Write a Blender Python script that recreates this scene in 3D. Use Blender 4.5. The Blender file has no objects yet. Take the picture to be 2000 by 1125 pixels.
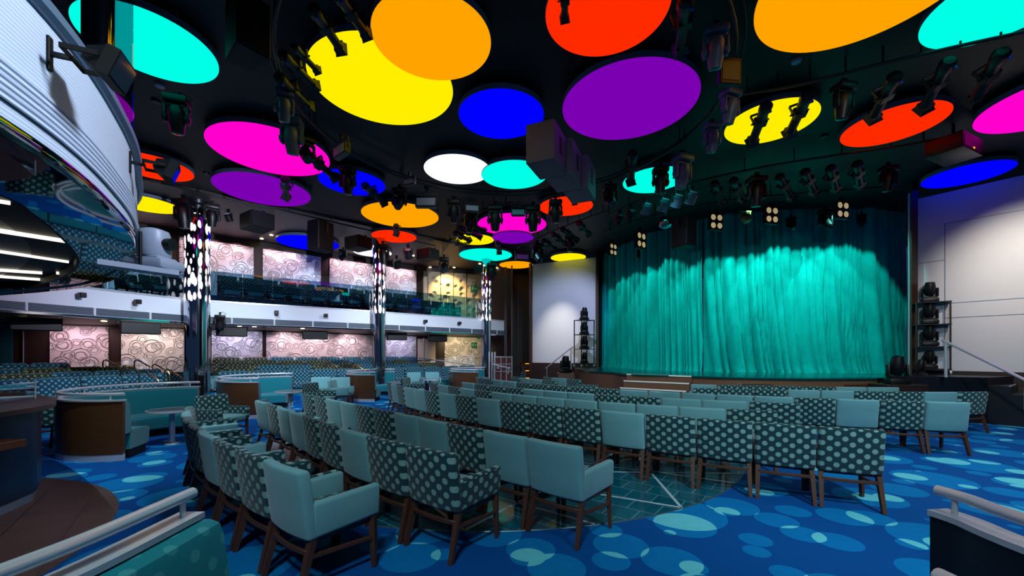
import bpy, bmesh, math, random
from mathutils import Vector, Matrix, Euler
random.seed(11)
C = bpy.context.scene.collection
EYE, FOC, PX, PY = 1.65, 790.0, 1000.0, 692.0      # eye height (m), focal length and principal point of the photograph
PI = math.pi

def at(px, py, z):
    """the point of the horizontal plane at height z that the photograph shows at px, py"""
    d = FOC * (EYE - z) / (py - PY)
    return Vector(((px - PX) / FOC * d, d, z))

def atd(px, py, d):
    return Vector(((px - PX) / FOC * d, d, EYE + (PY - py) / FOC * d))

U = Vector((0.766, 0.643, 0)); W = Vector((-0.643, 0.766, 0))   # along / out of the side balcony

def lin(c):
    c = c / 255.0
    return c / 12.92 if c <= 0.04045 else ((c + 0.055) / 1.055) ** 2.4
def rgb(r, g, b): return (lin(r), lin(g), lin(b), 1.0)

# ------------------------------------------------------------------ materials
def newmat(name):
    m = bpy.data.materials.new(name); m.use_nodes = True
    nt = m.node_tree; b = nt.nodes['Principled BSDF']
    return m, nt, b
def mat(name, col, rough=0.5, metal=0.0, spec=0.5, emit=None, es=0.0, noise=0.0, nscale=(6, 6, 6)):
    m, nt, b = newmat(name)
    b.inputs['Base Color'].default_value = rgb(*col)
    b.inputs['Roughness'].default_value = rough
    b.inputs['Metallic'].default_value = metal
    b.inputs['Specular IOR Level'].default_value = spec
    if emit:
        b.inputs['Emission Color'].default_value = rgb(*emit); b.inputs['Emission Strength'].default_value = es
    if noise:
        tc = nt.nodes.new('ShaderNodeTexCoord'); mp = nt.nodes.new('ShaderNodeMapping'); mp.inputs['Scale'].default_value = nscale
        n = nt.nodes.new('ShaderNodeTexNoise'); n.inputs['Scale'].default_value = 1.0; n.inputs['Detail'].default_value = 4
        r = nt.nodes.new('ShaderNodeMix'); r.data_type = 'RGBA'
        c = rgb(*col)
        r.inputs['A'].default_value = tuple(x * (1 - noise) for x in c[:3]) + (1,)
        r.inputs['B'].default_value = tuple(min(1, x * (1 + noise)) for x in c[:3]) + (1,)
        nt.links.new(tc.outputs['Object'], mp.inputs['Vector']); nt.links.new(mp.outputs['Vector'], n.inputs['Vector'])
        nt.links.new(n.outputs['Fac'], r.inputs['Factor']); nt.links.new(r.outputs['Result'], b.inputs['Base Color'])
    return m

class NT:
    """tiny node helper"""
    def __init__(s, nt): s.nt = nt
    def n(s, t, **k):
        x = s.nt.nodes.new(t)
        for a, v in k.items(): setattr(x, a, v)
        return x
    def l(s, a, b): s.nt.links.new(a, b)
    def m(s, op, a, b=None, c=None):
        x = s.n('ShaderNodeMath', operation=op)
        for i, v in enumerate((a, b, c)):
            if v is None: continue
            if isinstance(v, (int, float)): x.inputs[i].default_value = v
            else: s.l(v, x.inputs[i])
        return x.outputs[0]
    def v(s, op, a, b=None, out=0):
        x = s.n('ShaderNodeVectorMath', operation=op)
        for i, q in enumerate((a, b)):
            if q is None: continue
            if isinstance(q, (tuple, list)): x.inputs[i].default_value = q
            else: s.l(q, x.inputs[i])
        return x.outputs[out]
    def mix(s, f, a, b):
        x = s.n('ShaderNodeMix', data_type='RGBA')
        for key, q in (('Factor', f), ('A', a), ('B', b)):
            if isinstance(q, (int, float)) or isinstance(q, tuple): x.inputs[key].default_value = q
            else: s.l(q, x.inputs[key])
        return x.outputs['Result']

def polka(name, base, dot, ax=0.128, ay=0.114, r=0.0285, rough=0.85, sheen=0.15):
    m, nt, b = newmat(name); k = NT(nt)
    uv = k.n('ShaderNodeUVMap').outputs['UV']
    s = k.v('MULTIPLY', uv, (1 / ax, 1 / ay, 0))
    ins = None
    for off in ((0, 0, 0), (0.5, 0.5, 0)):
        f = k.v('FRACTION', k.v('ADD', s, off))
        f = k.v('MULTIPLY', k.v('SUBTRACT', f, (0.5, 0.5, 0)), (ax, ay, 0))
        d = k.v('LENGTH', f, out=1)
        e = k.m('SMOOTH_MIN', k.m('MAXIMUM', k.m('MULTIPLY_ADD', d, -1 / 0.003, r / 0.003), 0.0), 1.0, 0.0)
        ins = e if ins is None else k.m('MAXIMUM', ins, e)
    tc = k.n('ShaderNodeTexCoord'); nz = k.n('ShaderNodeTexNoise'); nz.inputs['Scale'].default_value = 160
    k.l(tc.outputs['Object'], nz.inputs['Vector'])
    col = k.mix(ins, rgb(*base), rgb(*dot))
    col = k.mix(k.m('MULTIPLY', nz.outputs['Fac'], 0.35), col, tuple(x * 0.6 for x in rgb(*base)[:3]) + (1,))
    k.l(col, b.inputs['Base Color'])
    b.inputs['Roughness'].default_value = rough; b.inputs['Sheen Weight'].default_value = sheen
    b.inputs['Specular IOR Level'].default_value = 0.2
    return m
def fabric(name, col, var=0.1):
    m, nt, b = newmat(name); k = NT(nt)
    tc = k.n('ShaderNodeTexCoord'); nz = k.n('ShaderNodeTexNoise'); nz.inputs['Scale'].default_value = 220; nz.inputs['Detail'].default_value = 3
    n2 = k.n('ShaderNodeTexNoise'); n2.inputs['Scale'].default_value = 5
    k.l(tc.outputs['Object'], nz.inputs['Vector']); k.l(tc.outputs['Object'], n2.inputs['Vector'])
    f = k.m('ADD', k.m('MULTIPLY', nz.outputs['Fac'], 0.6), k.m('MULTIPLY', n2.outputs['Fac'], 0.4))
    c = rgb(*col)
    k.l(k.mix(f, tuple(x * (1 - var * 2) for x in c[:3]) + (1,), tuple(x * (1 + var * 2) for x in c[:3]) + (1,)), b.inputs['Base Color'])
    b.inputs['Roughness'].default_value = 0.9; b.inputs['Sheen Weight'].default_value = 0.2; b.inputs['Specular IOR Level'].default_value = 0.2
    bp = k.n('ShaderNodeBump'); bp.inputs['Strength'].default_value = 0.15; bp.inputs['Distance'].default_value = 0.002
    k.l(nz.outputs['Fac'], bp.inputs['Height']); k.l(bp.outputs['Normal'], b.inputs['Normal'])
    return m

def circle_layer(k, vec, size, rot, off, rmin, rmax, jit=0.22):
    """one layer of scattered circles: returns (distance to the centre, radius), both in metres"""
    mp = k.n('ShaderNodeMapping'); mp.inputs['Rotation'].default_value = (0, 0, rot)
    mp.inputs['Location'].default_value = (off[0], off[1], 0); mp.inputs['Scale'].default_value = (1 / size,) * 3
    k.l(vec, mp.inputs['Vector'])
    p = k.v('MULTIPLY', mp.outputs['Vector'], (1, 1, 0))
    cell = k.v('FLOOR', p); fr = k.v('FRACTION', p)
    wn = k.n('ShaderNodeTexWhiteNoise', noise_dimensions='3D'); k.l(cell, wn.inputs['Vector'])
    j = k.v('MULTIPLY', k.v('SUBTRACT', wn.outputs['Color'], (0.5, 0.5, 0.5)), (jit, jit, 0))
    d = k.v('LENGTH', k.v('MULTIPLY', k.v('SUBTRACT', k.v('SUBTRACT', fr, (0.5, 0.5, 0)), j), (size, size, 0)), out=1)
    rad = k.m('MULTIPLY_ADD', wn.outputs['Value'], (rmax - rmin) * size, rmin * size)
    return d, rad

def carpet_mat():
    m, nt, b = newmat('carpet_blue_circles'); k = NT(nt)
    pos = k.n('ShaderNodeNewGeometry').outputs['Position']
    L = [(1.1, 0.3, (0.2, 0.4), 0.16, 0.40), (0.8, 1.0, (0.6, 0.1), 0.10, 0.36), (0.66, 0.15, (0.1, 0.55), 0.02, 0.30)]
    tot = None
    for (s, r, o, a, c) in L:
        d, rad = circle_layer(k, pos, s, r, o, a, c)
        i = k.m('LESS_THAN', d, rad)
        tot = i if tot is None else k.m('ADD', tot, i)
    one = k.m('GREATER_THAN', tot, 0.5); two = k.m('GREATER_THAN', tot, 1.5)
    nz = k.n('ShaderNodeTexNoise'); nz.inputs['Scale'].default_value = 9; nz.inputs['Detail'].default_value = 5
    k.l(pos, nz.inputs['Vector'])
    col = k.mix(one, rgb(0, 74, 146), rgb(0, 114, 182)); col = k.mix(two, col, rgb(98, 198, 216))
    col = k.mix(k.m('MULTIPLY', nz.outputs['Fac'], 0.3), col, rgb(0, 50, 120))
    k.l(col, b.inputs['Base Color']); b.inputs['Roughness'].default_value = 0.95; b.inputs['Specular IOR Level'].default_value = 0.1
    n3 = k.n('ShaderNodeTexNoise'); n3.inputs['Scale'].default_value = 300; k.l(pos, n3.inputs['Vector'])
    bp = k.n('ShaderNodeBump'); bp.inputs['Strength'].default_value = 0.3; bp.inputs['Distance'].default_value = 0.004
    k.l(n3.outputs['Fac'], bp.inputs['Height']); k.l(bp.outputs['Normal'], b.inputs['Normal'])
    return m

def tile_mat(name, c1, c2, mortar, rough, size=(0.3, 0.6), rot=0.0, spec=0.5):
    m, nt, b = newmat(name); k = NT(nt)
    pos = k.n('ShaderNodeNewGeometry').outputs['Position']
    mp = k.n('ShaderNodeMapping'); mp.inputs['Rotation'].default_value = (0, 0, rot); k.l(pos, mp.inputs['Vector'])
    br = k.n('ShaderNodeTexBrick'); k.l(mp.outputs['Vector'], br.inputs['Vector'])
    br.inputs['Color1'].default_value = rgb(*c1); br.inputs['Color2'].default_value = rgb(*c2); br.inputs['Mortar'].default_value = rgb(*mortar)
    br.inputs['Scale'].default_value = 1.0; br.inputs['Mortar Size'].default_value = 0.006; br.inputs['Brick Width'].default_value = size[1]; br.inputs['Row Height'].default_value = size[0]
    nz = k.n('ShaderNodeTexNoise'); nz.inputs['Scale'].default_value = 14; k.l(pos, nz.inputs['Vector'])
    k.l(k.mix(k.m('MULTIPLY', nz.outputs['Fac'], 0.3), br.outputs['Color'], rgb(*[x * 0.6 for x in c1])), b.inputs['Base Color'])
    b.inputs['Roughness'].default_value = rough; b.inputs['Specular IOR Level'].default_value = spec
    return m

def relief_mat(name, col):
    m, nt, b = newmat(name); k = NT(nt)
    uv = k.n('ShaderNodeUVMap').outputs['UV']
    h = None
    for (s, r, o) in ((0.62, 0.0, (0.1, 0.3)), (0.46, 0.5, (0.4, 0.2)), (0.85, 0.9, (0.7, 0.6))):
        d, rad = circle_layer(k, uv, s, r, o, 0.30, 0.42, 0.12)
        q = k.m('DIVIDE', d, rad)
        w = k.m('MULTIPLY', k.m('SINE', k.m('MULTIPLY', q, 15.0)), 0.5)
        w = k.m('MULTIPLY', w, k.m('MULTIPLY', k.m('LESS_THAN', q, 1.0), k.m('GREATER_THAN', q, 0.42)))
        h = w if h is None else k.m('MAXIMUM', h, w)
    bp = k.n('ShaderNodeBump'); bp.inputs['Strength'].default_value = 1.0; bp.inputs['Distance'].default_value = 0.16
    k.l(h, bp.inputs['Height']); k.l(bp.outputs['Normal'], b.inputs['Normal'])
    b.inputs['Base Color'].default_value = rgb(*col); b.inputs['Roughness'].default_value = 0.6
    return m
def dimple_mat(name, col):
    m, nt, b = newmat(name); k = NT(nt)
    uv = k.n('ShaderNodeUVMap').outputs['UV']
    h = None
    for (s, r, o) in ((0.8, 0.3, (0.1, 0.3)), (0.55, 0.8, (0.4, 0.2))):
        d, rad = circle_layer(k, uv, s, r, o, 0.18, 0.3, 0.3)
        w = k.m('MULTIPLY', k.m('MINIMUM', k.m('SUBTRACT', d, rad), 0.0), 1.0)
        h = w if h is None else k.m('MINIMUM', h, w)
    bp = k.n('ShaderNodeBump'); bp.inputs['Strength'].default_value = 1.0; bp.inputs['Distance'].default_value = 1.0
    k.l(h, bp.inputs['Height']); k.l(bp.outputs['Normal'], b.inputs['Normal'])
    b.inputs['Base Color'].default_value = rgb(*col); b.inputs['Roughness'].default_value = 0.7
    return m
def column_mat():
    """chrome sheet pierced by back-lit upright ellipses in its upper half"""
    m, nt, b = newmat('chrome_lit_ellipses'); k = NT(nt)
    uv = k.n('ShaderNodeUVMap').outputs['UV']
    e = None
    for (s, r, o) in ((0.20, 0.0, (0.1, 0.3)), (0.16, 0.0, (0.55, 0.8))):
        sc = k.v('MULTIPLY', uv, (1.0, 0.36, 0))
        d, rad = circle_layer(k, sc, s, r, o, 0.10, 0.34, 0.3)
        i = k.m('LESS_THAN', d, rad)
        e = i if e is None else k.m('MAXIMUM', e, i)
    sep = k.n('ShaderNodeSeparateXYZ'); k.l(uv, sep.inputs[0])
    up = k.m('MULTIPLY', k.m('GREATER_THAN', sep.outputs['Y'], 3.3), k.m('LESS_THAN', sep.outputs['Y'], 6.05))
    e = k.m('MULTIPLY', e, up)
    b.inputs['Base Color'].default_value = rgb(190, 195, 205); b.inputs['Metallic'].default_value = 1.0; b.inputs['Roughness'].default_value = 0.07
    b.inputs['Emission Color'].default_value = rgb(250, 240, 255); k.l(k.m('MULTIPLY', e, 1.3), b.inputs['Emission Strength'])
    return m
def glass_mat(name, tint=(190, 220, 232), refl=0.22):
    m = bpy.data.materials.new(name); m.use_nodes = True; nt = m.node_tree; nt.nodes.clear(); k = NT(nt)
    out = k.n('ShaderNodeOutputMaterial'); mx = k.n('ShaderNodeMixShader')
    t = k.n('ShaderNodeBsdfTransparent'); t.inputs['Color'].default_value = rgb(*tint)
    g = k.n('ShaderNodeBsdfGlossy'); g.inputs['Roughness'].default_value = 0.0
    fr = k.n('ShaderNodeLayerWeight'); fr.inputs['Blend'].default_value = 0.5
    k.l(k.m('MINIMUM', k.m('MULTIPLY_ADD', k.m('POWER', fr.outputs['Facing'], 3.0), 0.7, refl), 1.0), mx.inputs[0]); k.l(t.outputs[0], mx.inputs[1]); k.l(g.outputs[0], mx.inputs[2]); k.l(mx.outputs[0], out.inputs[0])
    return m
def glow(name, col, s=1.0):
    m = bpy.data.materials.new(name); m.use_nodes = True; nt = m.node_tree; nt.nodes.clear(); k = NT(nt)
    out = k.n('ShaderNodeOutputMaterial'); e = k.n('ShaderNodeEmission'); e.inputs[0].default_value = rgb(*col); e.inputs[1].default_value = s
    k.l(e.outputs[0], out.inputs[0]); return m
def ribbed(name, col, freq, depth=0.004, axis='Z', rough=0.5, metal=0.0):
    m, nt, b = newmat(name); k = NT(nt)
    pos = k.n('ShaderNodeNewGeometry').outputs['Position']; sep = k.n('ShaderNodeSeparateXYZ'); k.l(pos, sep.inputs[0])
    w = k.m('SINE', k.m('MULTIPLY', sep.outputs[axis], freq * 2 * PI))
    bp = k.n('ShaderNodeBump'); bp.inputs['Strength'].default_value = 0.6; bp.inputs['Distance'].default_value = depth
    k.l(w, bp.inputs['Height']); k.l(bp.outputs['Normal'], b.inputs['Normal'])
    b.inputs['Base Color'].default_value = rgb(*col); b.inputs['Roughness'].default_value = rough; b.inputs['Metallic'].default_value = metal
    return m
def wood(name, c1, c2, rough=0.35, sc=(3, 3, 60)):
    m, nt, b = newmat(name); k = NT(nt)
    tc = k.n('ShaderNodeTexCoord'); mp = k.n('ShaderNodeMapping'); mp.inputs['Scale'].default_value = sc; k.l(tc.outputs['Object'], mp.inputs['Vector'])
    n = k.n('ShaderNodeTexNoise'); n.inputs['Scale'].default_value = 1; n.inputs['Detail'].default_value = 5; k.l(mp.outputs['Vector'], n.inputs['Vector'])
    k.l(k.mix(n.outputs['Fac'], rgb(*c1), rgb(*c2)), b.inputs['Base Color']); b.inputs['Roughness'].default_value = rough
    return m
def velvet():
    m, nt, b = newmat('teal_velvet'); k = NT(nt)
    pos = k.n('ShaderNodeNewGeometry').outputs['Position']
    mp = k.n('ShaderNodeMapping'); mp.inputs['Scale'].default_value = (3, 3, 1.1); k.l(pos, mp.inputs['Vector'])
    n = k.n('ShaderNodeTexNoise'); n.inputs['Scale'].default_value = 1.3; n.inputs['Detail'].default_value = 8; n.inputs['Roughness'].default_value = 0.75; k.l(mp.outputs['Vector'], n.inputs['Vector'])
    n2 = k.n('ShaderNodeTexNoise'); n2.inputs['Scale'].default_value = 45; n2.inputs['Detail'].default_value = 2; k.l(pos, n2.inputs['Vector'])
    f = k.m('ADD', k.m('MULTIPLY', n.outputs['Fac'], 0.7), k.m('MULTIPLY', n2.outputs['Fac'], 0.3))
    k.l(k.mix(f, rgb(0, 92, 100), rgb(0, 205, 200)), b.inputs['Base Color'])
    b.inputs['Roughness'].default_value = 0.8; b.inputs['Sheen Weight'].default_value = 0.1; b.inputs['Sheen Tint'].default_value = rgb(90, 255, 240)
    b.inputs['Specular IOR Level'].default_value = 0.1
    return m

M = {}
M['carpet'] = carpet_mat()
M['dance'] = tile_mat('teal_granite_tile', (6, 78, 98), (8, 90, 112), (95, 140, 150), 0.14, (0.3, 0.3), 0.65, 0.5)
M['bartile'] = tile_mat('brown_stone_tile', (72, 60, 58), (84, 68, 64), (50, 42, 42), 0.45, (0.45, 0.45), 0.9)
M['inlay'] = mat('pale_stone_inlay', (165, 185, 200), 0.2)
M['edge'] = mat('brass_edge_strip', (120, 140, 150), 0.3, 0.8)
M['ceil'] = mat('ceiling_black', (6, 11, 20), 0.55, spec=0.3)
M['soffit'] = tile_mat('soffit_brown_panels', (46, 36, 38), (49, 39, 41), (80, 72, 72), 0.5, (0.9, 2.4), -0.7)
M['black'] = mat('black_powder_coat', (9, 11, 16), 0.42, spec=0.4)
M['black2'] = mat('black_matt', (7, 9, 13), 0.6, spec=0.25)
M['grey'] = mat('grey_fixture_paint', (72, 84, 106), 0.4)
M['lgrey'] = mat('light_grey_fixture_paint', (150, 160, 180), 0.4)
M['lens'] = mat('dark_lens_glass', (25, 40, 50), 0.05, spec=1.0)
M['blue'] = mat('blue_connector', (20, 60, 190), 0.4)
M['chrome'] = mat('polished_chrome', (200, 205, 215), 0.08, 1.0)
M['steel'] = mat('brushed_steel', (196, 202, 212), 0.25, 0.35, noise=0.08, nscale=(2, 2, 90))
M['brass'] = mat('warm_bronze_rail', (205, 165, 115), 0.25, 1.0)
M['column'] = column_mat()
M['white'] = ribbed('white_ribbed_fascia', (210, 222, 240), 48, 0.0016, 'Z', 0.5)
M['fascia'] = mat('white_fascia', (218, 226, 238), 0.5)
M['cap'] = mat('slate_blue_cap', (92, 118, 142), 0.4)
M['slat'] = mat('grey_slat', (92, 104, 122), 0.5)
M['slatdark'] = mat('dark_grille_gap', (35, 42, 55), 0.7)
M['mirror'] = mat('dark_mirror_soffit', (120, 145, 155), 0.02, 1.0)
M['dark'] = mat('near_black_panel', (10, 14, 22), 0.4)
M['darkblue'] = mat('dark_blue_panel', (14, 24, 46), 0.4, noise=0.15, nscale=(4, 4, 30))
M['wood'] = wood('dark_walnut', (58, 36, 28), (84, 54, 40))
M['woodred'] = wood('chair_wood', (58, 32, 21), (82, 47, 31), 0.5, (30, 30, 6))
M['stagewood'] = wood('stage_front_veneer', (98, 68, 52), (122, 88, 68), 0.4, (2, 2, 30))
M['stagetop'] = mat('stage_floor_gloss', (8, 70, 75), 0.18)
M['booth_wood'] = wood('booth_veneer', (62, 38, 22), (92, 60, 36), 0.25, (2, 2, 45))
M['darkwall'] = wood('dark_wood_wall', (34, 22, 20), (50, 33, 28), 0.45, (2, 2, 20))
M['screen'] = mat('pale_grey_wall_panel', (192, 196, 208), 0.6, noise=0.03)
M['relief'] = relief_mat('embossed_ring_panel', (232, 228, 230))
M['dimple'] = dimple_mat('dimpled_cream_panel', (225, 205, 170))
M['cream'] = mat('cream_wall', (215, 198, 165), 0.6, noise=0.04)
M['teal'] = fabric('teal_vinyl', (6, 98, 112), 0.05)
M['tealdot'] = polka('teal_dotted_vinyl', (4, 116, 130), (52, 140, 148), 0.17, 0.15, 0.027, 0.5, 0.05)
M['P'] = polka('dark_teal_polka', (16, 56, 66), (124, 166, 164), 0.132, 0.116)
M['N'] = fabric('plain_teal_fabric', (98, 150, 160))
M['Q'] = polka('dark_teal_polka_sofa', (14, 62, 84), (96, 150, 168), 0.14, 0.14, 0.032)
M['Qo'] = polka('olive_polka_sofa', (34, 48, 48), (140, 146, 104), 0.14, 0.14, 0.032)
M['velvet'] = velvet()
M['glass'] = glass_mat('balustrade_glass')
M['tabletop'] = mat('dark_table_top', (60, 62, 74), 0.18)
M['red'] = mat('flight_case_red', (95, 22, 26), 0.5)
M['green'] = mat('green_sign', (10, 110, 60), 0.5, emit=(10, 110, 60), es=0.15)
M['signwhite'] = mat('sign_white', (225, 235, 225), 0.5)
M['downlight'] = glow('warm_downlight', (255, 215, 150), 26.0)
M['steplight'] = glow('amber_step_light', (255, 160, 50), 3.0)
M['strip'] = glow('strip_light', (255, 246, 225), 1.6)
M['lamp'] = mat('warm_lamp_glass', (225, 205, 150), 0.2, emit=(255, 225, 165), es=0.35)
M['ledcyan'] = glow('cyan_indicator', (20, 255, 200), 1.5)
M['amber'] = glow('amber_indicator', (255, 140, 30), 2.5)
M['orangewood'] = wood('copper_wood', (88, 44, 26), (120, 66, 40), 0.3)
M['grey2'] = mat('dark_grey_cabinet', (56, 68, 88), 0.5)
M['recess'] = mat('dark_teal_ceiling_panel', (26, 44, 50), 0.5)
M['flood'] = mat('flood_black', (6, 7, 10), 0.7, spec=0.15)
M['nosing'] = mat('white_step_edge', (235, 238, 245), 0.4)
# ------------------------------------------------------------------ mesh building
def sharp(bm, ang=0.6):
    for f in bm.faces: f.smooth = True
    for e in bm.edges:
        if len(e.link_faces) == 2:
            e.smooth = e.calc_face_angle(0) < ang
        else: e.smooth = False

class MB:
    def __init__(s):
        s.bm = bmesh.new(); s.uv = s.bm.loops.layers.uv.new('UVMap')
    def boxuv(s, faces, tdir=None):
        for f in faces:
            n = f.normal
            for lp in f.loops:
                p = lp.vert.co
                if tdir is not None and abs(n.z) < 0.7: q = (p.dot(tdir), p.z)
                elif abs(n.z) >= abs(n.x) and abs(n.z) >= abs(n.y): q = (p.x, p.y)
                elif abs(n.x) > abs(n.y): q = (p.y, p.z)
                else: q = (p.x, p.z)
                lp[s.uv].uv = q
    def _merge(s, t, deform=None, mtx=None, tdir=None, uv=True):
        """add bmesh t: uv from its rest shape, then deformed"""
        t.normal_update()
        vm = {}; n0 = []
        for v in t.verts:
            co = v.co.copy()
            vm[v] = s.bm.verts.new(co)
        for f in t.faces:
            try: g = s.bm.faces.new([vm[v] for v in f.verts])
            except ValueError: continue
            n0.append(g)
        for g in n0: g.normal_update()
        s.boxuv(n0, tdir)
        for v in vm.values():
            if deform: v.co = Vector(deform(v.co.x, v.co.y, v.co.z))
            if mtx: v.co = mtx @ v.co
        t.free()
    def box(s, c, size, r=0.0, seg=2, cuts=(0, 0, 0), deform=None, mtx=None, tdir=None):
        t = bmesh.new(); bmesh.ops.create_cube(t, size=1.0)
        for v in t.verts: v.co = Vector((v.co.x * size[0], v.co.y * size[1], v.co.z * size[2]))
        edges = list(t.edges)
        if r > 0: bmesh.ops.bevel(t, geom=edges, offset=r, segments=seg, affect='EDGES', profile=0.5, clamp_overlap=True)
        for ax in range(3):
            for i in range(cuts[ax]):
                x = (-0.5 + (i + 1) / (cuts[ax] + 1)) * size[ax]
                no = Vector((0, 0, 0)); no[ax] = 1
                bmesh.ops.bisect_plane(t, geom=list(t.verts) + list(t.edges) + list(t.faces), plane_co=no * x, plane_no=no)
        for v in t.verts: v.co += Vector(c)
        s._merge(t, deform, mtx, tdir); return s
    def beam(s, p0, p1, w, h=None, w1=None, h1=None, r=0.0):
        """tapered square bar from p0 to p1"""
        p0, p1 = Vector(p0), Vector(p1); h = h or w; w1 = w1 or w; h1 = h1 or h
        d = (p1 - p0); L = d.length; q = d.to_track_quat('Z', 'X') if abs(d.normalized().z) < 0.98 else Vector((0, 0, 1)).rotation_difference(d)
        t = bmesh.new(); bmesh.ops.create_cube(t, size=1.0)
        if r: bmesh.ops.bevel(t, geom=list(t.edges), offset=r, segments=1, affect='EDGES')
        m = q.to_matrix().to_4x4(); m.translation = p0
        for v in t.verts:
            k = v.co.z + 0.5
            v.co = m @ Vector((v.co.x * (w + (w1 - w) * k), v.co.y * (h + (h1 - h) * k), k * L))
        s._merge(t); return s
    def rings(s, rings, closed=True, cap=True, uvw=None):
        """loft rings of equal length"""
        vs = [[s.bm.verts.new(p) for p in r] for r in rings]; fs = []
        n = len(vs[0])
        for i in range(len(vs) - 1):
            for j in range(n if closed else n - 1):
                k = (j + 1) % n
                f = s.bm.faces.new((vs[i][j], vs[i][k], vs[i + 1][k], vs[i + 1][j])); fs.append(f)
                f.normal_update()
                if uvw:
                    for lp, (a, b) in zip(f.loops, ((i, j), (i, j + 1), (i + 1, j + 1), (i + 1, j))): lp[s.uv].uv = uvw(a, b)
        if cap and closed:
            for r, rev in ((vs[0], True), (vs[-1], False)):
                f = s.bm.faces.new(list(reversed(r)) if rev else r); f.normal_update(); fs.append(f)
                s.boxuv([f])
        if not uvw: s.boxuv(fs)
        return s
    def lathe(s, prof, seg=24, mtx=None, cap=True):
        """prof: (radius, z) list, revolved about z"""
        R = []
        for (r, z) in prof:
            ring = [Vector((r * math.cos(2 * PI * i / seg), r * math.sin(2 * PI * i / seg), z)) for i in range(seg)]
            R.append([mtx @ p for p in ring] if mtx else ring)
        return s.rings(R, True, cap)
    def cyl(s, p0, p1, r0, r1=None, seg=16):
        p0, p1 = Vector(p0), Vector(p1); d = p1 - p0
        m = Vector((0, 0, 1)).rotation_difference(d.normalized()).to_matrix().to_4x4(); m.translation = p0
        return s.lathe([(r0, 0), (r0 if r1 is None else r1, d.length)], seg, m)
    def tube(s, pts, r, seg=10, closed=False):
        pts = [Vector(p) for p in pts]; R = []; n = len(pts); up = None
        for i, p in enumerate(pts):
            a = pts[i - 1] if i else (pts[-1] if closed else None); b = pts[i + 1] if i < n - 1 else (pts[0] if closed else None)
            t = ((b - p).normalized() if b is not None else Vector((0, 0, 0))) + ((p - a).normalized() if a is not None else Vector((0, 0, 0)))
            t.normalize()
            if up is None:
                up = Vector((0, 0, 1)) if abs(t.z) < 0.9 else Vector((1, 0, 0))
            sd = t.cross(up).normalized(); u2 = sd.cross(t).normalized(); up = u2
            R.append([p + (sd * math.cos(2 * PI * k / seg) + u2 * math.sin(2 * PI * k / seg)) * r for k in range(seg)])
        if closed: R.append(R[0])
        return s.rings(R, True, not closed)
    def prism(s, poly, z0, z1, tdir=None):
        t = bmesh.new()
        lo = [t.verts.new((p[0], p[1], z0)) for p in poly]; hi = [t.verts.new((p[0], p[1], z1)) for p in poly]
        t.faces.new(list(reversed(lo))); t.faces.new(hi)
        for i in range(len(poly)):
            k = (i + 1) % len(poly); t.faces.new((lo[i], lo[k], hi[k], hi[i]))
        bmesh.ops.recalc_face_normals(t, faces=t.faces)
        s._merge(t, tdir=tdir); return s
    def sweep(s, path, prof, closed_prof=True, cap=True):
        """sweep profile (offset to the left, z) along a plan path; uv = (length, profile length)"""
        pts = [Vector((p[0], p[1], 0)) for p in path]; R = []; n = len(pts); L = [0]
        for i in range(1, n): L.append(L[-1] + (pts[i] - pts[i - 1]).length)
        pl = [0]
        q = list(prof) + [prof[0]]
        for i in range(1, len(q)): pl.append(pl[-1] + math.hypot(q[i][0] - q[i - 1][0], q[i][1] - q[i - 1][1]))
        for i, p in enumerate(pts):
            t = Vector((0, 0, 0))
            if i: t += (p - pts[i - 1]).normalized()
            if i < n - 1: t += (pts[i + 1] - p).normalized()
            t.normalize(); nl = Vector((-t.y, t.x, 0))
            R.append([p + nl * o + Vector((0, 0, z)) for (o, z) in prof])
        s.rings(R, closed_prof, cap, uvw=lambda a, b: (L[a], pl[b]))
        return s
    def build(s, name, m, parent=None, ang=0.6):
        bmesh.ops.recalc_face_normals(s.bm, faces=s.bm.faces)
        sharp(s.bm, ang)
        me = bpy.data.meshes.new(name); s.bm.to_mesh(me); s.bm.free()
        for x in (m if isinstance(m, (list, tuple)) else [m]): me.materials.append(x)
        o = bpy.data.objects.new(name, me); C.objects.link(o)
        if parent: o.parent = parent
        return o

def tag(o, label, cat=None, group=None, kind=None):
    o['label'] = label
    if cat: o['category'] = cat
    if group: o['group'] = group
    if kind: o['kind'] = kind
    return o
def thing(name, label, cat, loc=(0, 0, 0), rz=0.0, group=None):
    o = bpy.data.objects.new(name, None); C.objects.link(o); o.empty_display_size = 0.1
    o.location = loc; o.rotation_euler = (0, 0, rz)
    return tag(o, label, cat, group)
def struct(o, label=None):
    o['kind'] = 'structure'
    if label: o['label'] = label
    return o
KIDS = {}
def kids(o):
    if o.name not in KIDS: KIDS[o.name] = list(o.children)
    return KIDS[o.name]
def dup(root, loc, rot=(0, 0, 0), label=None, group=None, scale=None):
    r = root.copy(); C.objects.link(r); r.location = loc; r.rotation_euler = rot
    if scale is not None: r.scale = scale if isinstance(scale, (tuple, list)) else (scale,) * 3
    if label: r['label'] = label
    if group: r['group'] = group
    for ch in kids(root):
        c = ch.copy(); C.objects.link(c); c.parent = r
        for g in kids(ch):
            d = g.copy(); C.objects.link(d); d.parent = c
    return r
USED = set()
def place(root, loc, rot=(0, 0, 0), label=None, group=None, scale=None):
    """the first placing moves the pattern piece itself, later ones copy it"""
    if root.name in USED: return dup(root, loc, rot, label, group, scale)
    kids(root)
    for ch in root.children: kids(ch)
    USED.add(root.name); root.location = loc; root.rotation_euler = rot
    if scale is not None: root.scale = scale if isinstance(scale, (tuple, list)) else (scale,) * 3
    if label: root['label'] = label
    if group: root['group'] = group
    return root
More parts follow.
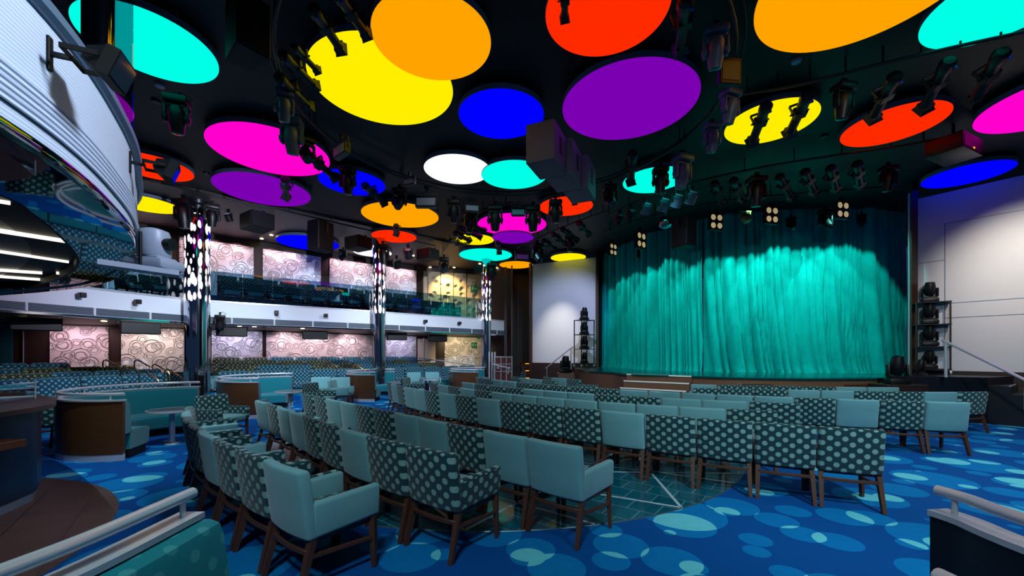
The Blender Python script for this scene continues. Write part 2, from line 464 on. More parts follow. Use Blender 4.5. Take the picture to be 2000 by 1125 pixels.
ORD = ['', 'first', 'second', 'third', 'fourth', 'fifth', 'sixth', 'seventh', 'eighth', 'ninth', 'tenth', 'eleventh', 'twelfth', 'thirteenth', 'fourteenth', 'fifteenth', 'sixteenth', 'seventeenth', 'eighteenth', 'nineteenth', 'twentieth']
def smooth(pts, n=6):
    """Catmull-Rom through the points"""
    P = [Vector(p) for p in pts]; out = []
    for i in range(len(P) - 1):
        a = P[i - 1] if i else P[i] * 2 - P[i + 1]; b, c = P[i], P[i + 1]; d = P[i + 2] if i + 2 < len(P) else P[i + 1] * 2 - P[i]
        for k in range(n):
            t = k / n
            out.append(0.5 * ((2 * b) + (c - a) * t + (2 * a - 5 * b + 4 * c - d) * t * t + (3 * b - a - 3 * c + d) * t ** 3))
    out.append(P[-1]); return out
# ------------------------------------------------------------------ the room
CEIL = 6.55
def seg_wall(name, p, q, z0, z1, m, th=0.08, label=None):
    """upright wall slab between plan points p and q (its face on the line, thickness behind)"""
    p = Vector((p[0], p[1], 0)); q = Vector((q[0], q[1], 0)); t = (q - p).normalized(); n = Vector((-t.y, t.x, 0))
    if n.dot((p + q) / 2) < 0: n = -n                    # away from the eye
    b = MB(); b.prism([p.xy, q.xy, (q + n * th).xy, (p + n * th).xy], z0, z1, tdir=t)
    return struct(b.build(name, m), label)

# floor
struct(MB().prism([(-22, -4), (18, -4), (18, 26), (-22, 26)], -0.12, 0.0).build('floor', M['carpet']), 'blue carpet with overlapping pale circles')
DC, DR = Vector((-0.3, 8.02)), 4.26
circ = [(DC.x + DR * math.cos(2 * PI * i / 96), DC.y + DR * math.sin(2 * PI * i / 96)) for i in range(96)]
df = struct(MB().prism(circ, -0.02, 0.004).build('dance_floor', M['dance']), 'round dance floor of dark teal tiles')
b = MB()
def strip(b, p, q, w=0.035, z=0.0055):
    p, q = Vector(p), Vector(q); t = (q - p).normalized(); n = Vector((-t.y, t.x)) * w / 2
    b.prism([p + n, p - n, q - n, q + n], 0.003, z)
P_ = lambda x, y: at(x, y, 0.0).xy
for a in ((0, 100), (22, 128), (50, 150), (75, 190), (100, 212), (125, 240), (160, 268), (185, 300), (210, 325), (240, 350), (268, 20), (300, 50), (285, 180), (232, 90), (255, 120), (318, 165)):
    strip(b, *[(DC.x + (DR - 0.02) * math.cos(math.radians(k)), DC.y + (DR - 0.02) * math.sin(math.radians(k))) for k in a])
tag(struct(b.build('floor_inlay', M['inlay'], df)), 'pale stone strips set across the dance floor')
b = MB(); b.tube([(x, y, 0.001) for x, y in circ], 0.008, 6, True); struct(b.build('floor_edging', M['edge'], df))
bf = [(-6.6 + 3.2 * math.cos(2 * PI * i / 64), 2.2 + 3.2 * math.sin(2 * PI * i / 64)) for i in range(64)]
struct(MB().prism(bf, -0.02, 0.006).build('bar_floor', M['bartile']), 'rounded brown tiled floor around the bar')

# ceiling, brown soffit at the back left
struct(MB().prism([(-22, -4), (18, -4), (18, 26), (-22, 26)], CEIL, CEIL + 0.1).build('ceiling', M['ceil']), 'black ceiling')
def uw(u, w): return (U * u + W * w).xy
struct(MB().prism([uw(-6, 15.2), uw(14.5, 15.2), uw(14.5, 21), uw(-6, 21)], CEIL - 0.06, CEIL - 0.001).build('ceiling_soffit', M['soffit']), 'brown panelled soffit over the side balcony')

# side wall, relief panels, posts
WL = 20.3
def wx(px, w=WL):
    d = w / ((px - PX) / FOC * W.x + W.y); return Vector(((px - PX) / FOC * d, d))
seg_wall('wall_left', wx(-700), wx(826), 0, CEIL, M['darkwall'], 0.15, 'dark wood side wall behind the balcony')
def panel(name, pa, pb, z0, z1, m, label, off=0.07):
    p = Vector((pa.x, pa.y, 0)); q = Vector((pb.x, pb.y, 0)); t = (q - p).normalized(); n = Vector((-t.y, t.x, 0))
    if n.dot((p + q) / 2) > 0: n = -n
    b = MB(); b.prism([p.xy, q.xy, (q + n * off).xy, (p + n * off).xy], z0, z1, tdir=t)
    return struct(b.build(name, m), label)
UP = [(200, 328), (350, 495), (513, 626), (643, 727), (753, 812)]
LO = [(98, 212), (237, 367), (413, 512), (520, 726), (752, 812)]
for i, (a, c) in enumerate(UP): panel('wall_panel', wx(a), wx(c), 3.38, 6.2, M['relief'], f'{ORD[i+1]} pale embossed ring panel from the left on the balcony wall')
for i, (a, c) in enumerate(LO): panel('wall_panel', wx(a), wx(c), 0.9, 2.62, M['relief'], f'{ORD[i+1]} pale embossed ring panel from the left under the balcony')
panel('wall_panel', wx(-60), wx(25), 0.0, 2.62, M['teal'], 'teal wall panel under the balcony at far left', 0.05)
panel('trim_1', wx(45.5), wx(47), 0.9, 2.4, M['steel'], 'thin steel strip on the dark wall at far left', 0.06)
# end wall
E0, E1 = Vector((-5.35, 22.2)), Vector((-0.2, 24.1))
def ex(px):
    r = (px - PX) / FOC; t = E1 - E0
    s = (r * E0.y - E0.x) / (t.x - r * t.y); return E0 + t * s
seg_wall('wall_end', E0, E1, 0, CEIL, M['darkwall'], 0.15, 'dark end wall of the side balcony')
for i, (a, c) in enumerate(((827, 834.5), (836, 859.5), (861, 884.5), (886, 910), (912, 941))):
    panel('wall_panel', ex(a), ex(c), 3.0, 6.25, M['dimple'] if i else M['cream'], f'{ORD[i+1]} cream dimpled panel from the left at the balcony end', 0.08)
panel('wall_panel', ex(868), ex(943), 0.3, 2.62, M['relief'], 'cream embossed panel below the balcony end beside the double door', 0.08)
panel('wall_panel', ex(958), ex(984), 0.3, 2.9, M['relief'], 'cream embossed strip of wall right of the far chrome column', 0.5)
dr = panel('door_1', ex(815), ex(850), 0.3, 2.5, M['cream'], 'cream double door below the balcony end', 0.1)
t_ = (E1 - E0).normalized(); n_ = Vector((t_.y, -t_.x))
if n_.dot(E0) > 0: n_ = -n_
b = MB(); q = ex(827) + n_ * 0.12; b.box((q.x, q.y, 1.6), (0.03, 0.03, 1.9)); struct(b.build('door_strip', M['steel'], dr))
for px in (824, 829):
    b = MB(); q = ex(px) + n_ * 0.14; q2 = q + t_ * (0.6 if px > 825 else -0.3); b.beam((q.x, q.y, 1.35), (q2.x, q2.y, 1.35), 0.04); struct(b.build('door_handle', M['steel'], dr))
# green exit signs
for (x0, x1, y0, y1, lab) in ((918.5, 931, 556.5, 570.5, 'green exit sign on the dimpled panel above the balcony'), (920, 930.5, 668.5, 680, 'green exit sign on the cream wall under the balcony'), (930.5, 936.5, 656.5, 661.5, 'small green sign under the balcony edge')):
    p0, p1 = ex(x0) + n_ * 0.11, ex(x1) + n_ * 0.11
    z1_, z0_ = EYE + (PY - y0) / FOC * p0.y, EYE + (PY - y1) / FOC * p0.y
    b = MB(); b.prism([p0, p1, p1 - n_ * 0.03, p0 - n_ * 0.03], z0_, z1_); s_ = b.build('exit_sign', M['green']); tag(s_, lab, 'sign', 'green exit signs')
    if x1 - x0 > 8:
        b = MB(); w_, h_ = (p1 - p0), z1_ - z0_
        def q_(u, v): c_ = p0 + w_ * u + n_ * 0.012; return (c_.x, c_.y, z0_ + h_ * v)
        for (u0, v0, u1, v1) in ((0.14, 0.3, 0.4, 0.5), (0.4, 0.5, 0.28, 0.72), (0.28, 0.72, 0.42, 0.84), (0.3, 0.52, 0.12, 0.62), (0.58, 0.5, 0.86, 0.5), (0.86, 0.5, 0.74, 0.66), (0.86, 0.5, 0.74, 0.34)):
            b.beam(q_(u0, v0), q_(u1, v1), 0.022)
        b.build('pictogram', M['signwhite'], s_)

# stage-left corner: dark wood recess, screens
SL0, SL1 = Vector((1.06, 20.9)), Vector((4.0, 19.4)); SR0, SR1 = Vector((11.57, 11.65)), Vector((14.0, 8.2))
def rx(px, y):    # plan point on the ray of px at depth y
    return Vector(((px - PX) / FOC * y, y))
seg_wall('wall_corner', rx(955, 22.9), rx(1001, 22.2), 0, CEIL, M['darkwall'], 0.1, 'dark wood wall right of the far chrome column')
seg_wall('wall_recess', rx(1001, 23.3), rx(1045, 23.3), 0, CEIL, M['darkwall'], 0.1, 'dark wood back wall of the recess by the stage')
panel('trim_2', rx(985, 22.0), rx(990, 22.0), 0, CEIL, M['darkwall'], 'dark wood fin beside the recess', 0.2)
panel('trim_3', rx(998.5, 21.6), rx(1001, 21.6), 0, CEIL, M['wood'], 'wooden recess edge', 0.2)
seg_wall('wall_screen_left', SL0, SL1, 1.22, 6.3, M['screen'], 0.1, 'pale grey wall panel left of the stage')
seg_wall('wall_plinth_left', SL0 - Vector((.1, 0)), SL1, 0, 1.22, M['darkwall'], 0.1, 'dark wood plinth under the left pale panel')
panel('trim_4', rx(1036, 21.0), rx(1039.5, 20.9), 0, CEIL, M['wood'], 'dark post at the left edge of the pale panel', 0.1)
panel('trim_5', rx(1163.5, 19.3), rx(1168, 19.3), 1.0, CEIL, M['wood'], 'dark post right of the left pale panel', 0.12)
seg_wall('wall_wing', rx(1168, 19.6), rx(1196, 20.5), 0, CEIL, M['dark'], 0.1, 'black wing wall left of the curtain')
seg_wall('wall_screen_right', SR0, SR1, 1.2, 6.1, M['screen'], 0.1, 'pale grey wall panel right of the stage')
seg_wall('wall_plinth_right', SR0, SR1, 0, 1.2, M['darkwall'], 0.1, 'dark wood plinth under the right pale panel')
for (p, q, zs) in ((SL0, SL1, (2.35, 4.5)), (SR0, SR1, (3.0, 3.75))):
    pass
panel('trim_6', rx(1774.5, 11.6), rx(1786, 11.6), 0, CEIL, M['wood'], 'dark post right of the curtain', 0.1)
panel('trim_7', rx(1773.2, 11.45), rx(1774.3, 11.45), 1.0, 6.2, M['steel'], 'thin steel edge of the right stage post', 0.04)
# panel joints
t_ = (SR1 - SR0).normalized(); n_ = Vector((t_.y, -t_.x)); n_ = -n_ if n_.dot(SR0) > 0 else n_
def sj(a, z0, c, z1):
    p, q = SR0 + t_ * a + n_ * 0.003, SR0 + t_ * c + n_ * 0.003
    b = MB(); b.beam((p.x, p.y, z0), (q.x, q.y, z1), 0.012); o = b.build('trim_8', M['cap']); struct(o, 'joint between pale wall panels')
sj(0.62, 1.25, 0.62, 5.25); sj(0.62, 5.25, 3.4, 5.22); sj(0.0, 4.25, 0.62, 4.25); sj(0.62, 3.05, 3.4, 3.05); sj(0.62, 2.65, 3.4, 2.65)
seg_wall('wall_behind_right', (SR1.x - .1, SR1.y), (14.6, -3.5), 0, CEIL, M['darkwall'], 0.1)

# tiers under the balcony
def tier(name, pts, h): return struct(MB().prism(pts, 0.0, h).build(name, M['carpet']), 'carpeted seating tier under the balcony')
tier('floor_tier', [uw(0.9, 16.3), uw(12.0, 16.3), uw(12.0, 20.3), uw(0.9, 20.3)], 0.13)
tier('floor_tier', [uw(0.9, 17.45), uw(11.0, 17.45), uw(11.0, 20.3), uw(0.9, 20.3)], 0.30)
tier('floor_tier', [uw(0.9, 18.5), uw(9.5, 18.5), uw(9.5, 20.3), uw(0.9, 20.3)], 0.47)
struct(MB().prism([uw(0.9, 18.05), uw(11.6, 18.05), uw(10.2, 20.25), uw(0.9, 20.25)], 3.38, 3.78).build('floor_tier', M['carpet']), 'raised back tier of the side balcony')
def offs_(path, d):
    out = []
    for i, p in enumerate(path):
        t = (path[min(i + 1, len(path) - 1)] - path[max(i - 1, 0)]).normalized(); out.append(p + Vector((-t.y, t.x)) * d)
    return out
# side balcony slab
BZ, FT = 2.62, 3.39
S1 = smooth([(-13.6, 5.8), (-12.6, 7.4), (-11.75, 9.25), (-11.05, 11.2), (-10.35, 12.95)], 5)
S1 = [p.xy for p in S1]
S2 = [Vector((-9.97, 13.35)), Vector((-5.62, 16.56))]; S3 = [Vector((-5.3, 16.95)), Vector((-1.41, 20.2))]; S4 = [Vector((-1.2, 20.5)), Vector((-0.42, 21.3))]
front = S1 + S2 + S3 + S4
poly = [tuple(p) for p in offs_(front, 0.05)] + [(-0.42, 23.9), tuple(wx(826)), tuple(wx(300)), tuple(wx(-150)), (-19.5, 6)]
struct(MB().prism(poly, BZ + 0.05, 3.38).build('balcony_slab', M['darkwall']), 'floor of the side balcony')
def ribbon(bm_, path, off0, off1, z0, z1): bm_.sweep(path, [(off0, z0), (off1, z0), (off1, z1), (off0, z1)])
def fascia(path, label):
    path = [Vector(p) for p in path]
    b = MB(); ribbon(b, path, 0.0, 0.14, BZ + 0.06, FT); f = struct(b.build('balcony_front', M['fascia']), label)
    b = MB(); ribbon(b, path, -0.012, 0.15, BZ, BZ + 0.055); struct(b.build('lower_trim', M['chrome'], f))
    b = MB(); ribbon(b, path, -0.02, 0.16, FT - 0.002, FT + 0.045); struct(b.build('upper_trim', M['steel'], f))
    b = MB(); ribbon(b, path, -0.006, 0.02, 2.69, 2.89); g = struct(b.build('vent_grille', M['slatdark'], f))
    b = MB()
    for i in range(5): ribbon(b, path, -0.014, 0.0, 2.70 + i * 0.038, 2.722 + i * 0.038)
    struct(b.build('vent_slats', M['slat'], g))
    L = [0]
    for i in range(1, len(path)): L.append(L[-1] + (path[i] - path[i - 1]).length)
    b = MB(); k = 0.6
    while k < L[-1]:
        i = max(j for j in range(len(L)) if L[j] <= k); i = min(i, len(path) - 2); t = (path[i + 1] - path[i]).normalized(); p = path[i] + t * (k - L[i])
        b.beam((p.x, p.y, 2.685), (p.x, p.y, 2.895), 0.05); k += 1.25
    struct(b.build('vent_dividers', M['fascia'], g))
    return f
def balustrade(path, label):
    """glass panes standing on the balcony front"""
    path = [Vector(p) for p in path]; L = [0]
    for i in range(1, len(path)): L.append(L[-1] + (path[i] - path[i - 1]).length)
    def pt(k):
        i = max(j for j in range(len(L)) if L[j] <= k + 1e-6); i = min(i, len(path) - 2); t = (path[i + 1] - path[i]).normalized(); return path[i] + t * (k - L[i]) + Vector((-t.y, t.x)) * 0.06, t
    n = max(1, round(L[-1] / 0.95)); st = L[-1] / n
    p0, _ = pt(0); root = thing('glass_balustrade', label, 'balustrade', (p0.x, p0.y, FT + 0.045))
    o = Vector((p0.x, p0.y, FT + 0.045))
    for i in range(n):
        a, t = pt(i * st + 0.012); c, _ = pt((i + 1) * st - 0.012); nn = Vector((-t.y, t.x)) * 0.012
        b = MB(); b.prism([(v - o.xy) for v in (a, c, c + nn, a + nn)], 0, 0.98); b.build('glass_pane', M['glass'], root)
    return root
for pth, nm in ((S1, 'curved left part'), (S2, 'long middle part'), (S3, 'far part'), (S4, 'short end part')):
    fascia(pth, f'white balcony front with grey vent grille, {nm}')
for pth, nm in ((S1, 'left of the nearest chrome column'), (S2, 'between the two left chrome columns'), (S3, 'between the middle and far chrome columns')):
    balustrade(pth, f'clear glass balustrade on the white balcony front {nm}')
# chrome columns
for (x, y, r, n) in ((-10.0, 12.85, 0.34, 'nearest'), (-5.42, 16.5, 0.25, 'middle'), (-1.27, 20.05, 0.23, 'farthest')):
    b = MB(); seg = 40
    b.rings([[Vector((x + r * math.cos(2 * PI * i / seg), y + r * math.sin(2 * PI * i / seg), z)) for i in range(seg)] for z in (0, 1, 2, 2.6, 3.4, 4.5, 5.6, 6.2, CEIL)], True, False, uvw=lambda a, c, r=r: (c / 40 * 2 * PI * r, (0, 1, 2, 2.6, 3.4, 4.5, 5.6, 6.2, CEIL)[a]))
    tag(struct(b.build('chrome_column', M['column'])), f'chrome column with lit white ellipses at the balcony front, the {n} of three', 'column')

# near balcony overhead on the left
NZ = 2.625
near = smooth([(-1.95, -3.0), (-1.82, -1.2), (-1.85, 0.0), (-2.02, 0.95), (-2.28, 1.80), (-2.51, 2.33), (-2.82, 2.85), (-3.21, 3.41), (-3.68, 3.95), (-4.30, 4.60), (-5.60, 5.55), (-6.6, 6.05), (-8.5, 6.7), (-10.5, 7.1)], 6)
near = [p.xy for p in near]
NTOP = 3.44
poly = [tuple(p) for p in offs_(near, 0.06)] + [(-10.5, -3)]
b = MB(); b.prism(poly, NZ + 0.12, NZ + 0.5); nb = struct(b.build('near_balcony_slab', M['dark']), 'rear balcony over the bar')
# mirrored soffit with an opening (a ring between the front edge and the recess)
rec = [at(x, y, NZ) for x, y in ((0, 386), (62, 420), (110, 457), (140, 487), (155, 510), (147, 530), (120, 547), (75, 560), (25, 566))]
rec = [(-3.05, 0.2), (-2.95, 1.4)] + [tuple(p.xy) for p in rec] + [(-9.3, 6.05)]
rec = [p.xy for p in smooth(rec, 4)]
inner = rec + [Vector((-9.3, 0.2))]
def offs(path, d):
    out = []
    for i, p in enumerate(path):
        t = (path[min(i + 1, len(path) - 1)] - path[max(i - 1, 0)]).normalized(); out.append(p + Vector((-t.y, t.x)) * d)
    return out
edge_in = offs(near, 0.02)
def resample(path, n):
    L = [0]
    for i in range(1, len(path)): L.append(L[-1] + (path[i] - path[i - 1]).length)
    out = []
    for q in range(n):
        k = L[-1] * q / (n - 1); i = min(max(j for j in range(len(L)) if L[j] <= k + 1e-9), len(path) - 2)
        out.append(path[i].lerp(path[i + 1], (k - L[i]) / max(1e-9, L[i + 1] - L[i])))
    return out
ra, rb2 = resample(edge_in, 48), resample(rec, 48)
b = MB(); b.rings([[Vector((p.x, p.y, NZ + 0.02)) for p in ra], [Vector((p.x, p.y, NZ + 0.02)) for p in rb2]], False, False)
struct(b.build('near_balcony_soffit', M['mirror'], nb), 'dark mirrored underside of the rear balcony')
b = MB(); b.sweep(rec, [(0, NZ + 0.02), (0.02, NZ + 0.02), (0.02, NZ + 0.11), (0, NZ + 0.11)]); struct(b.build('recess_edge', M['black2'], nb))
rec2 = offs(rec, 0.34)
b = MB(); b.rings([[Vector((p.x, p.y, NZ + 0.105)) for p in rec], [Vector((p.x, p.y, NZ + 0.105)) for p in rec2]], False, False); struct(b.build('recess_border', M['black2'], nb))
b = MB(); ctr = Vector((-9.3, 0.2)); b.rings([[Vector((p.x, p.y, NZ + 0.107)) for p in rec2], [Vector((p.lerp(ctr, 0.98).x, p.lerp(ctr, 0.98).y, NZ + 0.107)) for p in rec2]], False, False); struct(b.build('recess_ceiling', M['recess'], nb))
for i, (x0, y0, x1, y1, w) in enumerate(((-60, 440, 132, 470, 0.05), (-60, 482, 134, 511, 0.035), (-40, 524, 82, 532, 0.05), (-40, 536, 117, 548, 0.05), (110, 532, 144, 536, 0.05), (-40, 560, 32, 564.5, 0.06), (-30, 388, 20, 396, 0.03))):
    p, q = at(x0, y0, NZ + 0.095), at(x1, y1, NZ + 0.095)
    b = MB(); b.beam(p, q, w, 0.012); o = b.build('strip_light', M['strip']); tag(o, f'thin linear ceiling light over the bar, {ORD[i+1]} listed from the {"front" if i < 6 else "outer"} edge', 'light', 'strip lights over the bar')
# fascia of the near balcony
b = MB(); ribbon(b, near, 0.0, 0.16, NZ + 0.085, NTOP - 0.06); nf = struct(b.build('near_balcony_front', M['white']), 'curved white ribbed front of the rear balcony')
b = MB(); b.sweep(near, [(-0.005, NZ), (-0.02, NZ + 0.02), (-0.025, NZ + 0.045), (-0.02, NZ + 0.07), (-0.005, NZ + 0.09), (0.1, NZ + 0.09), (0.1, NZ)]); struct(b.build('mirror_strip', M['mirror'], nf))
b = MB(); b.sweep(near, [(-0.02, NTOP - 0.08), (-0.045, NTOP - 0.06), (-0.05, NTOP - 0.02), (-0.03, NTOP + 0.01), (0.02, NTOP + 0.025), (0.16, NTOP + 0.02), (0.16, NTOP - 0.08)]); struct(b.build('front_cap', M['cap'], nf))
b = MB(); ribbon(b, near, -0.004, 0.02, 2.79, 2.975); g = struct(b.build('vent_grille', M['slatdark'], nf))
b = MB()
for i in range(6): ribbon(b, near, -0.02, 0.0, 2.795 + i * 0.031, 2.812 + i * 0.031)
struct(b.build('vent_slats', M['white'], g))
b = MB(); p = at(136, 300, 2.9)
k_ = min(range(len(near)), key=lambda i: abs((near[i].x / near[i].y if near[i].y > 0.3 else 9) - (136 - PX) / FOC))
b.beam((near[k_].x + .004, near[k_].y, 2.98), (near[k_].x + .004, near[k_].y, NTOP - .07), 0.006); struct(b.build('front_joint', M['slat'], nf))
# slim mirror column standing on the near balcony
p = rx(192, 4.0); b = MB(); b.cyl((p.x, p.y, 3.1), (p.x, p.y, CEIL), 0.12, None, 32); struct(b.build('mirror_column', M['chrome']), 'slim mirror column on the rear balcony'); 
gp = thing('glass_screen', 'upright glass panel beside the mirror column on the rear balcony', 'glass panel', (p.x + .16, p.y - .02, 3.5))
b = MB(); b.box((0.11, 0, 0.9), (0.18, 0.012, 1.8)); b.build('glass_pane', M['glass'], gp)
# ------------------------------------------------------------------ stage
SZ = 1.03
sf = [tuple(at(x, y, SZ).xy) for x, y in ((1121, 716.3), (1130, 721), (1160, 724.6), (1200, 727), (1226, 730), (1290, 732.2), (1352, 734), (1400, 735.7), (1450, 737), (1530, 738.2), (1600, 738.6), (1700, 738))]
sf = [p.xy for p in smooth(sf, 4)]
stage_poly = sf + [Vector((10.6, 10.75)), Vector((11.5, 11.6)), Vector((14.5, 14.5)), Vector((5, 21)), Vector((3.6, 20.5))]
st = struct(MB().prism(stage_poly, 0.0, SZ - 0.05).build('stage_platform', M['stagewood']), 'stage platform with wooden front')
big = offs(sf, -0.05)
struct(MB().prism(big + stage_poly[len(sf):], SZ - 0.05, SZ).build('stage_floor', M['stagetop'], st), 'glossy teal stage floor')
for a, c in ((1450, 1506), (1648, 1705)):
    pa = min(sf, key=lambda p: abs(PX + FOC * p.x / p.y - a)); pc = min(sf, key=lambda p: abs(PX + FOC * p.x / p.y - c))
    t = (pc - pa).normalized(); n = Vector((t.y, -t.x)) * 0.02
    b = MB(); b.prism([pa + n, pc + n, pc - n, pa - n], 0.3, 0.86); struct(b.build('stage_hatch', M['wood'], st))
# stage steps
steps = thing('stage_steps', 'brown steps with bright nosings up to the stage front', 'steps', (4.4, 12.2, 0))
a0, a1 = at(1226, 730, SZ).xy, at(1352, 734, SZ).xy
t = (a1 - a0).normalized(); n = Vector((t.y, -t.x)); o = Vector((4.4, 12.2))
for k in range(5):
    z = SZ - 0.2 * k - (0.004 if k == 0 else 0); d0, d1 = -0.25 if k == 0 else 0.28 * (k - 1), 0.28 * k + 0.02
    if k == 0: d0, d1 = -0.02, 0.075
    p = [a0 + n * d0 - o, a1 + n * d0 - o, a1 + n * d1 - o, a0 + n * d1 - o]
    b = MB(); b.prism(p, 0.0, z); s_ = b.build('step', M['stagewood'], steps)
    e0, e1 = a0 + n * d1 - o, a1 + n * d1 - o
    b = MB(); b.beam((e0.x, e0.y, z - .01), (e1.x, e1.y, z - .01), 0.035); b.build('nosing', M['nosing'], s_)
# curtain
cur = smooth([(4.35, 20.6), (4.75, 18.9), (5.3, 17.2), (6.0, 15.75), (6.88, 14.6), (8.0, 14.0), (9.2, 13.7), (10.6, 13.55), (12.0, 13.6), (13.6, 13.95)], 40)
cur = [p.xy for p in cur]
def curtain(path, label, flip):
    L = [0]
    for i in range(1, len(path)): L.append(L[-1] + (path[i] - path[i - 1]).length)
    tot = L[-1]; n = int(tot / 0.022)
    rnd = random.Random(5 if flip else 9)
    # irregular fold phase
    ph = [0.0]
    wl = 0.3
    ks = []
    while len(ks) < n:
        wl = rnd.choice((0.12, 0.16, 0.2, 0.26, 0.34, 0.5)); amp = rnd.uniform(0.35, 1.5) * min(wl, 0.4) * 0.62
        m_ = max(4, int(wl / 0.022))
        for j in range(m_): ks.append((j / m_, amp, wl))
    zs = [SZ + 0.0, SZ + 0.03, SZ + 0.08, SZ + 0.16, SZ + 0.3, SZ + 0.6, SZ + 1.1, SZ + 1.7, SZ + 2.5, SZ + 3.4, SZ + 4.4, 6.52]
    R = []
    for zi, z in enumerate(zs):
        row = []
        g = min(1.0, (z - SZ) / (6.5 - SZ))
        for i in range(n + 1):
            s = tot * i / n
            lean = (0.34 * (1 - g) ** 2.2) * (1 if flip else 0.35)     # the folds trail towards the hem
            s2 = min(max(s - lean, 0), tot)
            j = max(q for q in (min(int(s2 / tot * (len(L) - 1)) + d for d in (0,)),))
            lo, hi = 0, len(L) - 1
            while hi - lo > 1:
                md = (lo + hi) // 2
                if L[md] <= s: lo = md
                else: hi = md
            t = (path[lo + 1] - path[lo]).normalized(); p = path[lo] + t * (s - L[lo]); nn = Vector((-t.y, t.x))
            k = ks[min(int(s2 / tot * n), len(ks) - 1)]
            off = -k[1] * (0.75 + 0.5 * (1 - g)) * (abs(math.sin(PI * k[0])) ** 0.8)
            off += 0.07 * math.exp(-(min(k[0], 1 - k[0]) * k[2] / 0.025) ** 2)
            if z < SZ + 0.2: off -= 0.05 * (1 - (z - SZ) / 0.2) ** 1.5 * (0.6 + 0.4 * math.sin(i * 0.9) * math.sin(i * 0.23))
            row.append(Vector((p.x + nn.x * -off * -1, p.y + nn.y * -off * -1, z)))
        R.append(row)
    b = MB(); b.rings(R, False, False)
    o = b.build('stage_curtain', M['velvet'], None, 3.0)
    tag(o, label, 'curtain', 'stage curtains')
    sm = o.modifiers.new('thickness', 'SOLIDIFY'); sm.thickness = 0.012
    return o
mid_i = min(range(len(cur)), key=lambda i: abs(PX + FOC * cur[i].x / cur[i].y - 1373))
curtain(cur[:mid_i + 1], 'left half of the teal velvet stage curtain, ending at the centre join', False)
r_ = offs(cur[mid_i:], 0.06)
curtain(r_, 'right half of the teal velvet stage curtain, wider and trailing at the hem', True)

# ------------------------------------------------------------------ armchairs
def make_chair(name, shell, seatm):
    r = thing(name, 'upholstered armchair', 'chair')
    def bend(x, y, z):
        return (x, y - 0.135 * (z - 0.39) - 0.03 * (1 - (x / 0.295) ** 2), z)
    b = MB(); b.box((0, -0.235, 0.625), (0.585, 0.085, 0.49), 0.028, 3, (6, 0, 2), bend); b.build('backrest', shell, r)
    for s in (-1, 1):
        def arm(x, y, z):
            k = (y + 0.24) / 0.5
            zz = z + (0.02 * k if z < 0.5 else 0.012 * k)
            return (x + s * 0.006 * (1 if z > 0.5 else 0), y, zz)
        b = MB(); b.box((s * 0.257, 0.02, 0.51), (0.072, 0.53, 0.25), 0.026, 3, (0, 3, 0), arm); b.build('armrest', shell, r)
    b = MB(); b.box((0, 0.035, 0.43), (0.45, 0.50, 0.13), 0.035, 3); b.build('seat', seatm, r)
    b = MB(); b.box((0, 0.01, 0.372), (0.5, 0.46, 0.045)); b.build('seat_frame', M['woodred'], r)
    for s in (-1, 1):
        b = MB(); b.beam((s * 0.262, 0.235, 0.40), (s * 0.268, 0.245, 0), 0.05, 0.05, 0.034, 0.034); b.build('leg', M['woodred'], r)
        b = MB(); b.beam((s * 0.255, -0.225, 0.41), (s * 0.272, -0.335, 0), 0.048, 0.05, 0.034, 0.036); b.build('leg', M['woodred'], r)
        b = MB(); b.beam((s * 0.262, -0.262, 0.27), (s * 0.264, 0.235, 0.235), 0.022, 0.032); b.build('stretcher', M['woodred'], r)
    b = MB(); b.box((0, -0.268, 0.30), (0.52, 0.022, 0.034), 0.003, 1, (4, 0, 0), lambda x, y, z: (x, y - 0.022 * (1 - (x / 0.26) ** 2), z)); b.build('stretcher', M['woodred'], r)
    return r
chairP = make_chair('dotted_armchair', M['P'], M['N'])
chairN = make_chair('plain_armchair', M['N'], M['P'])
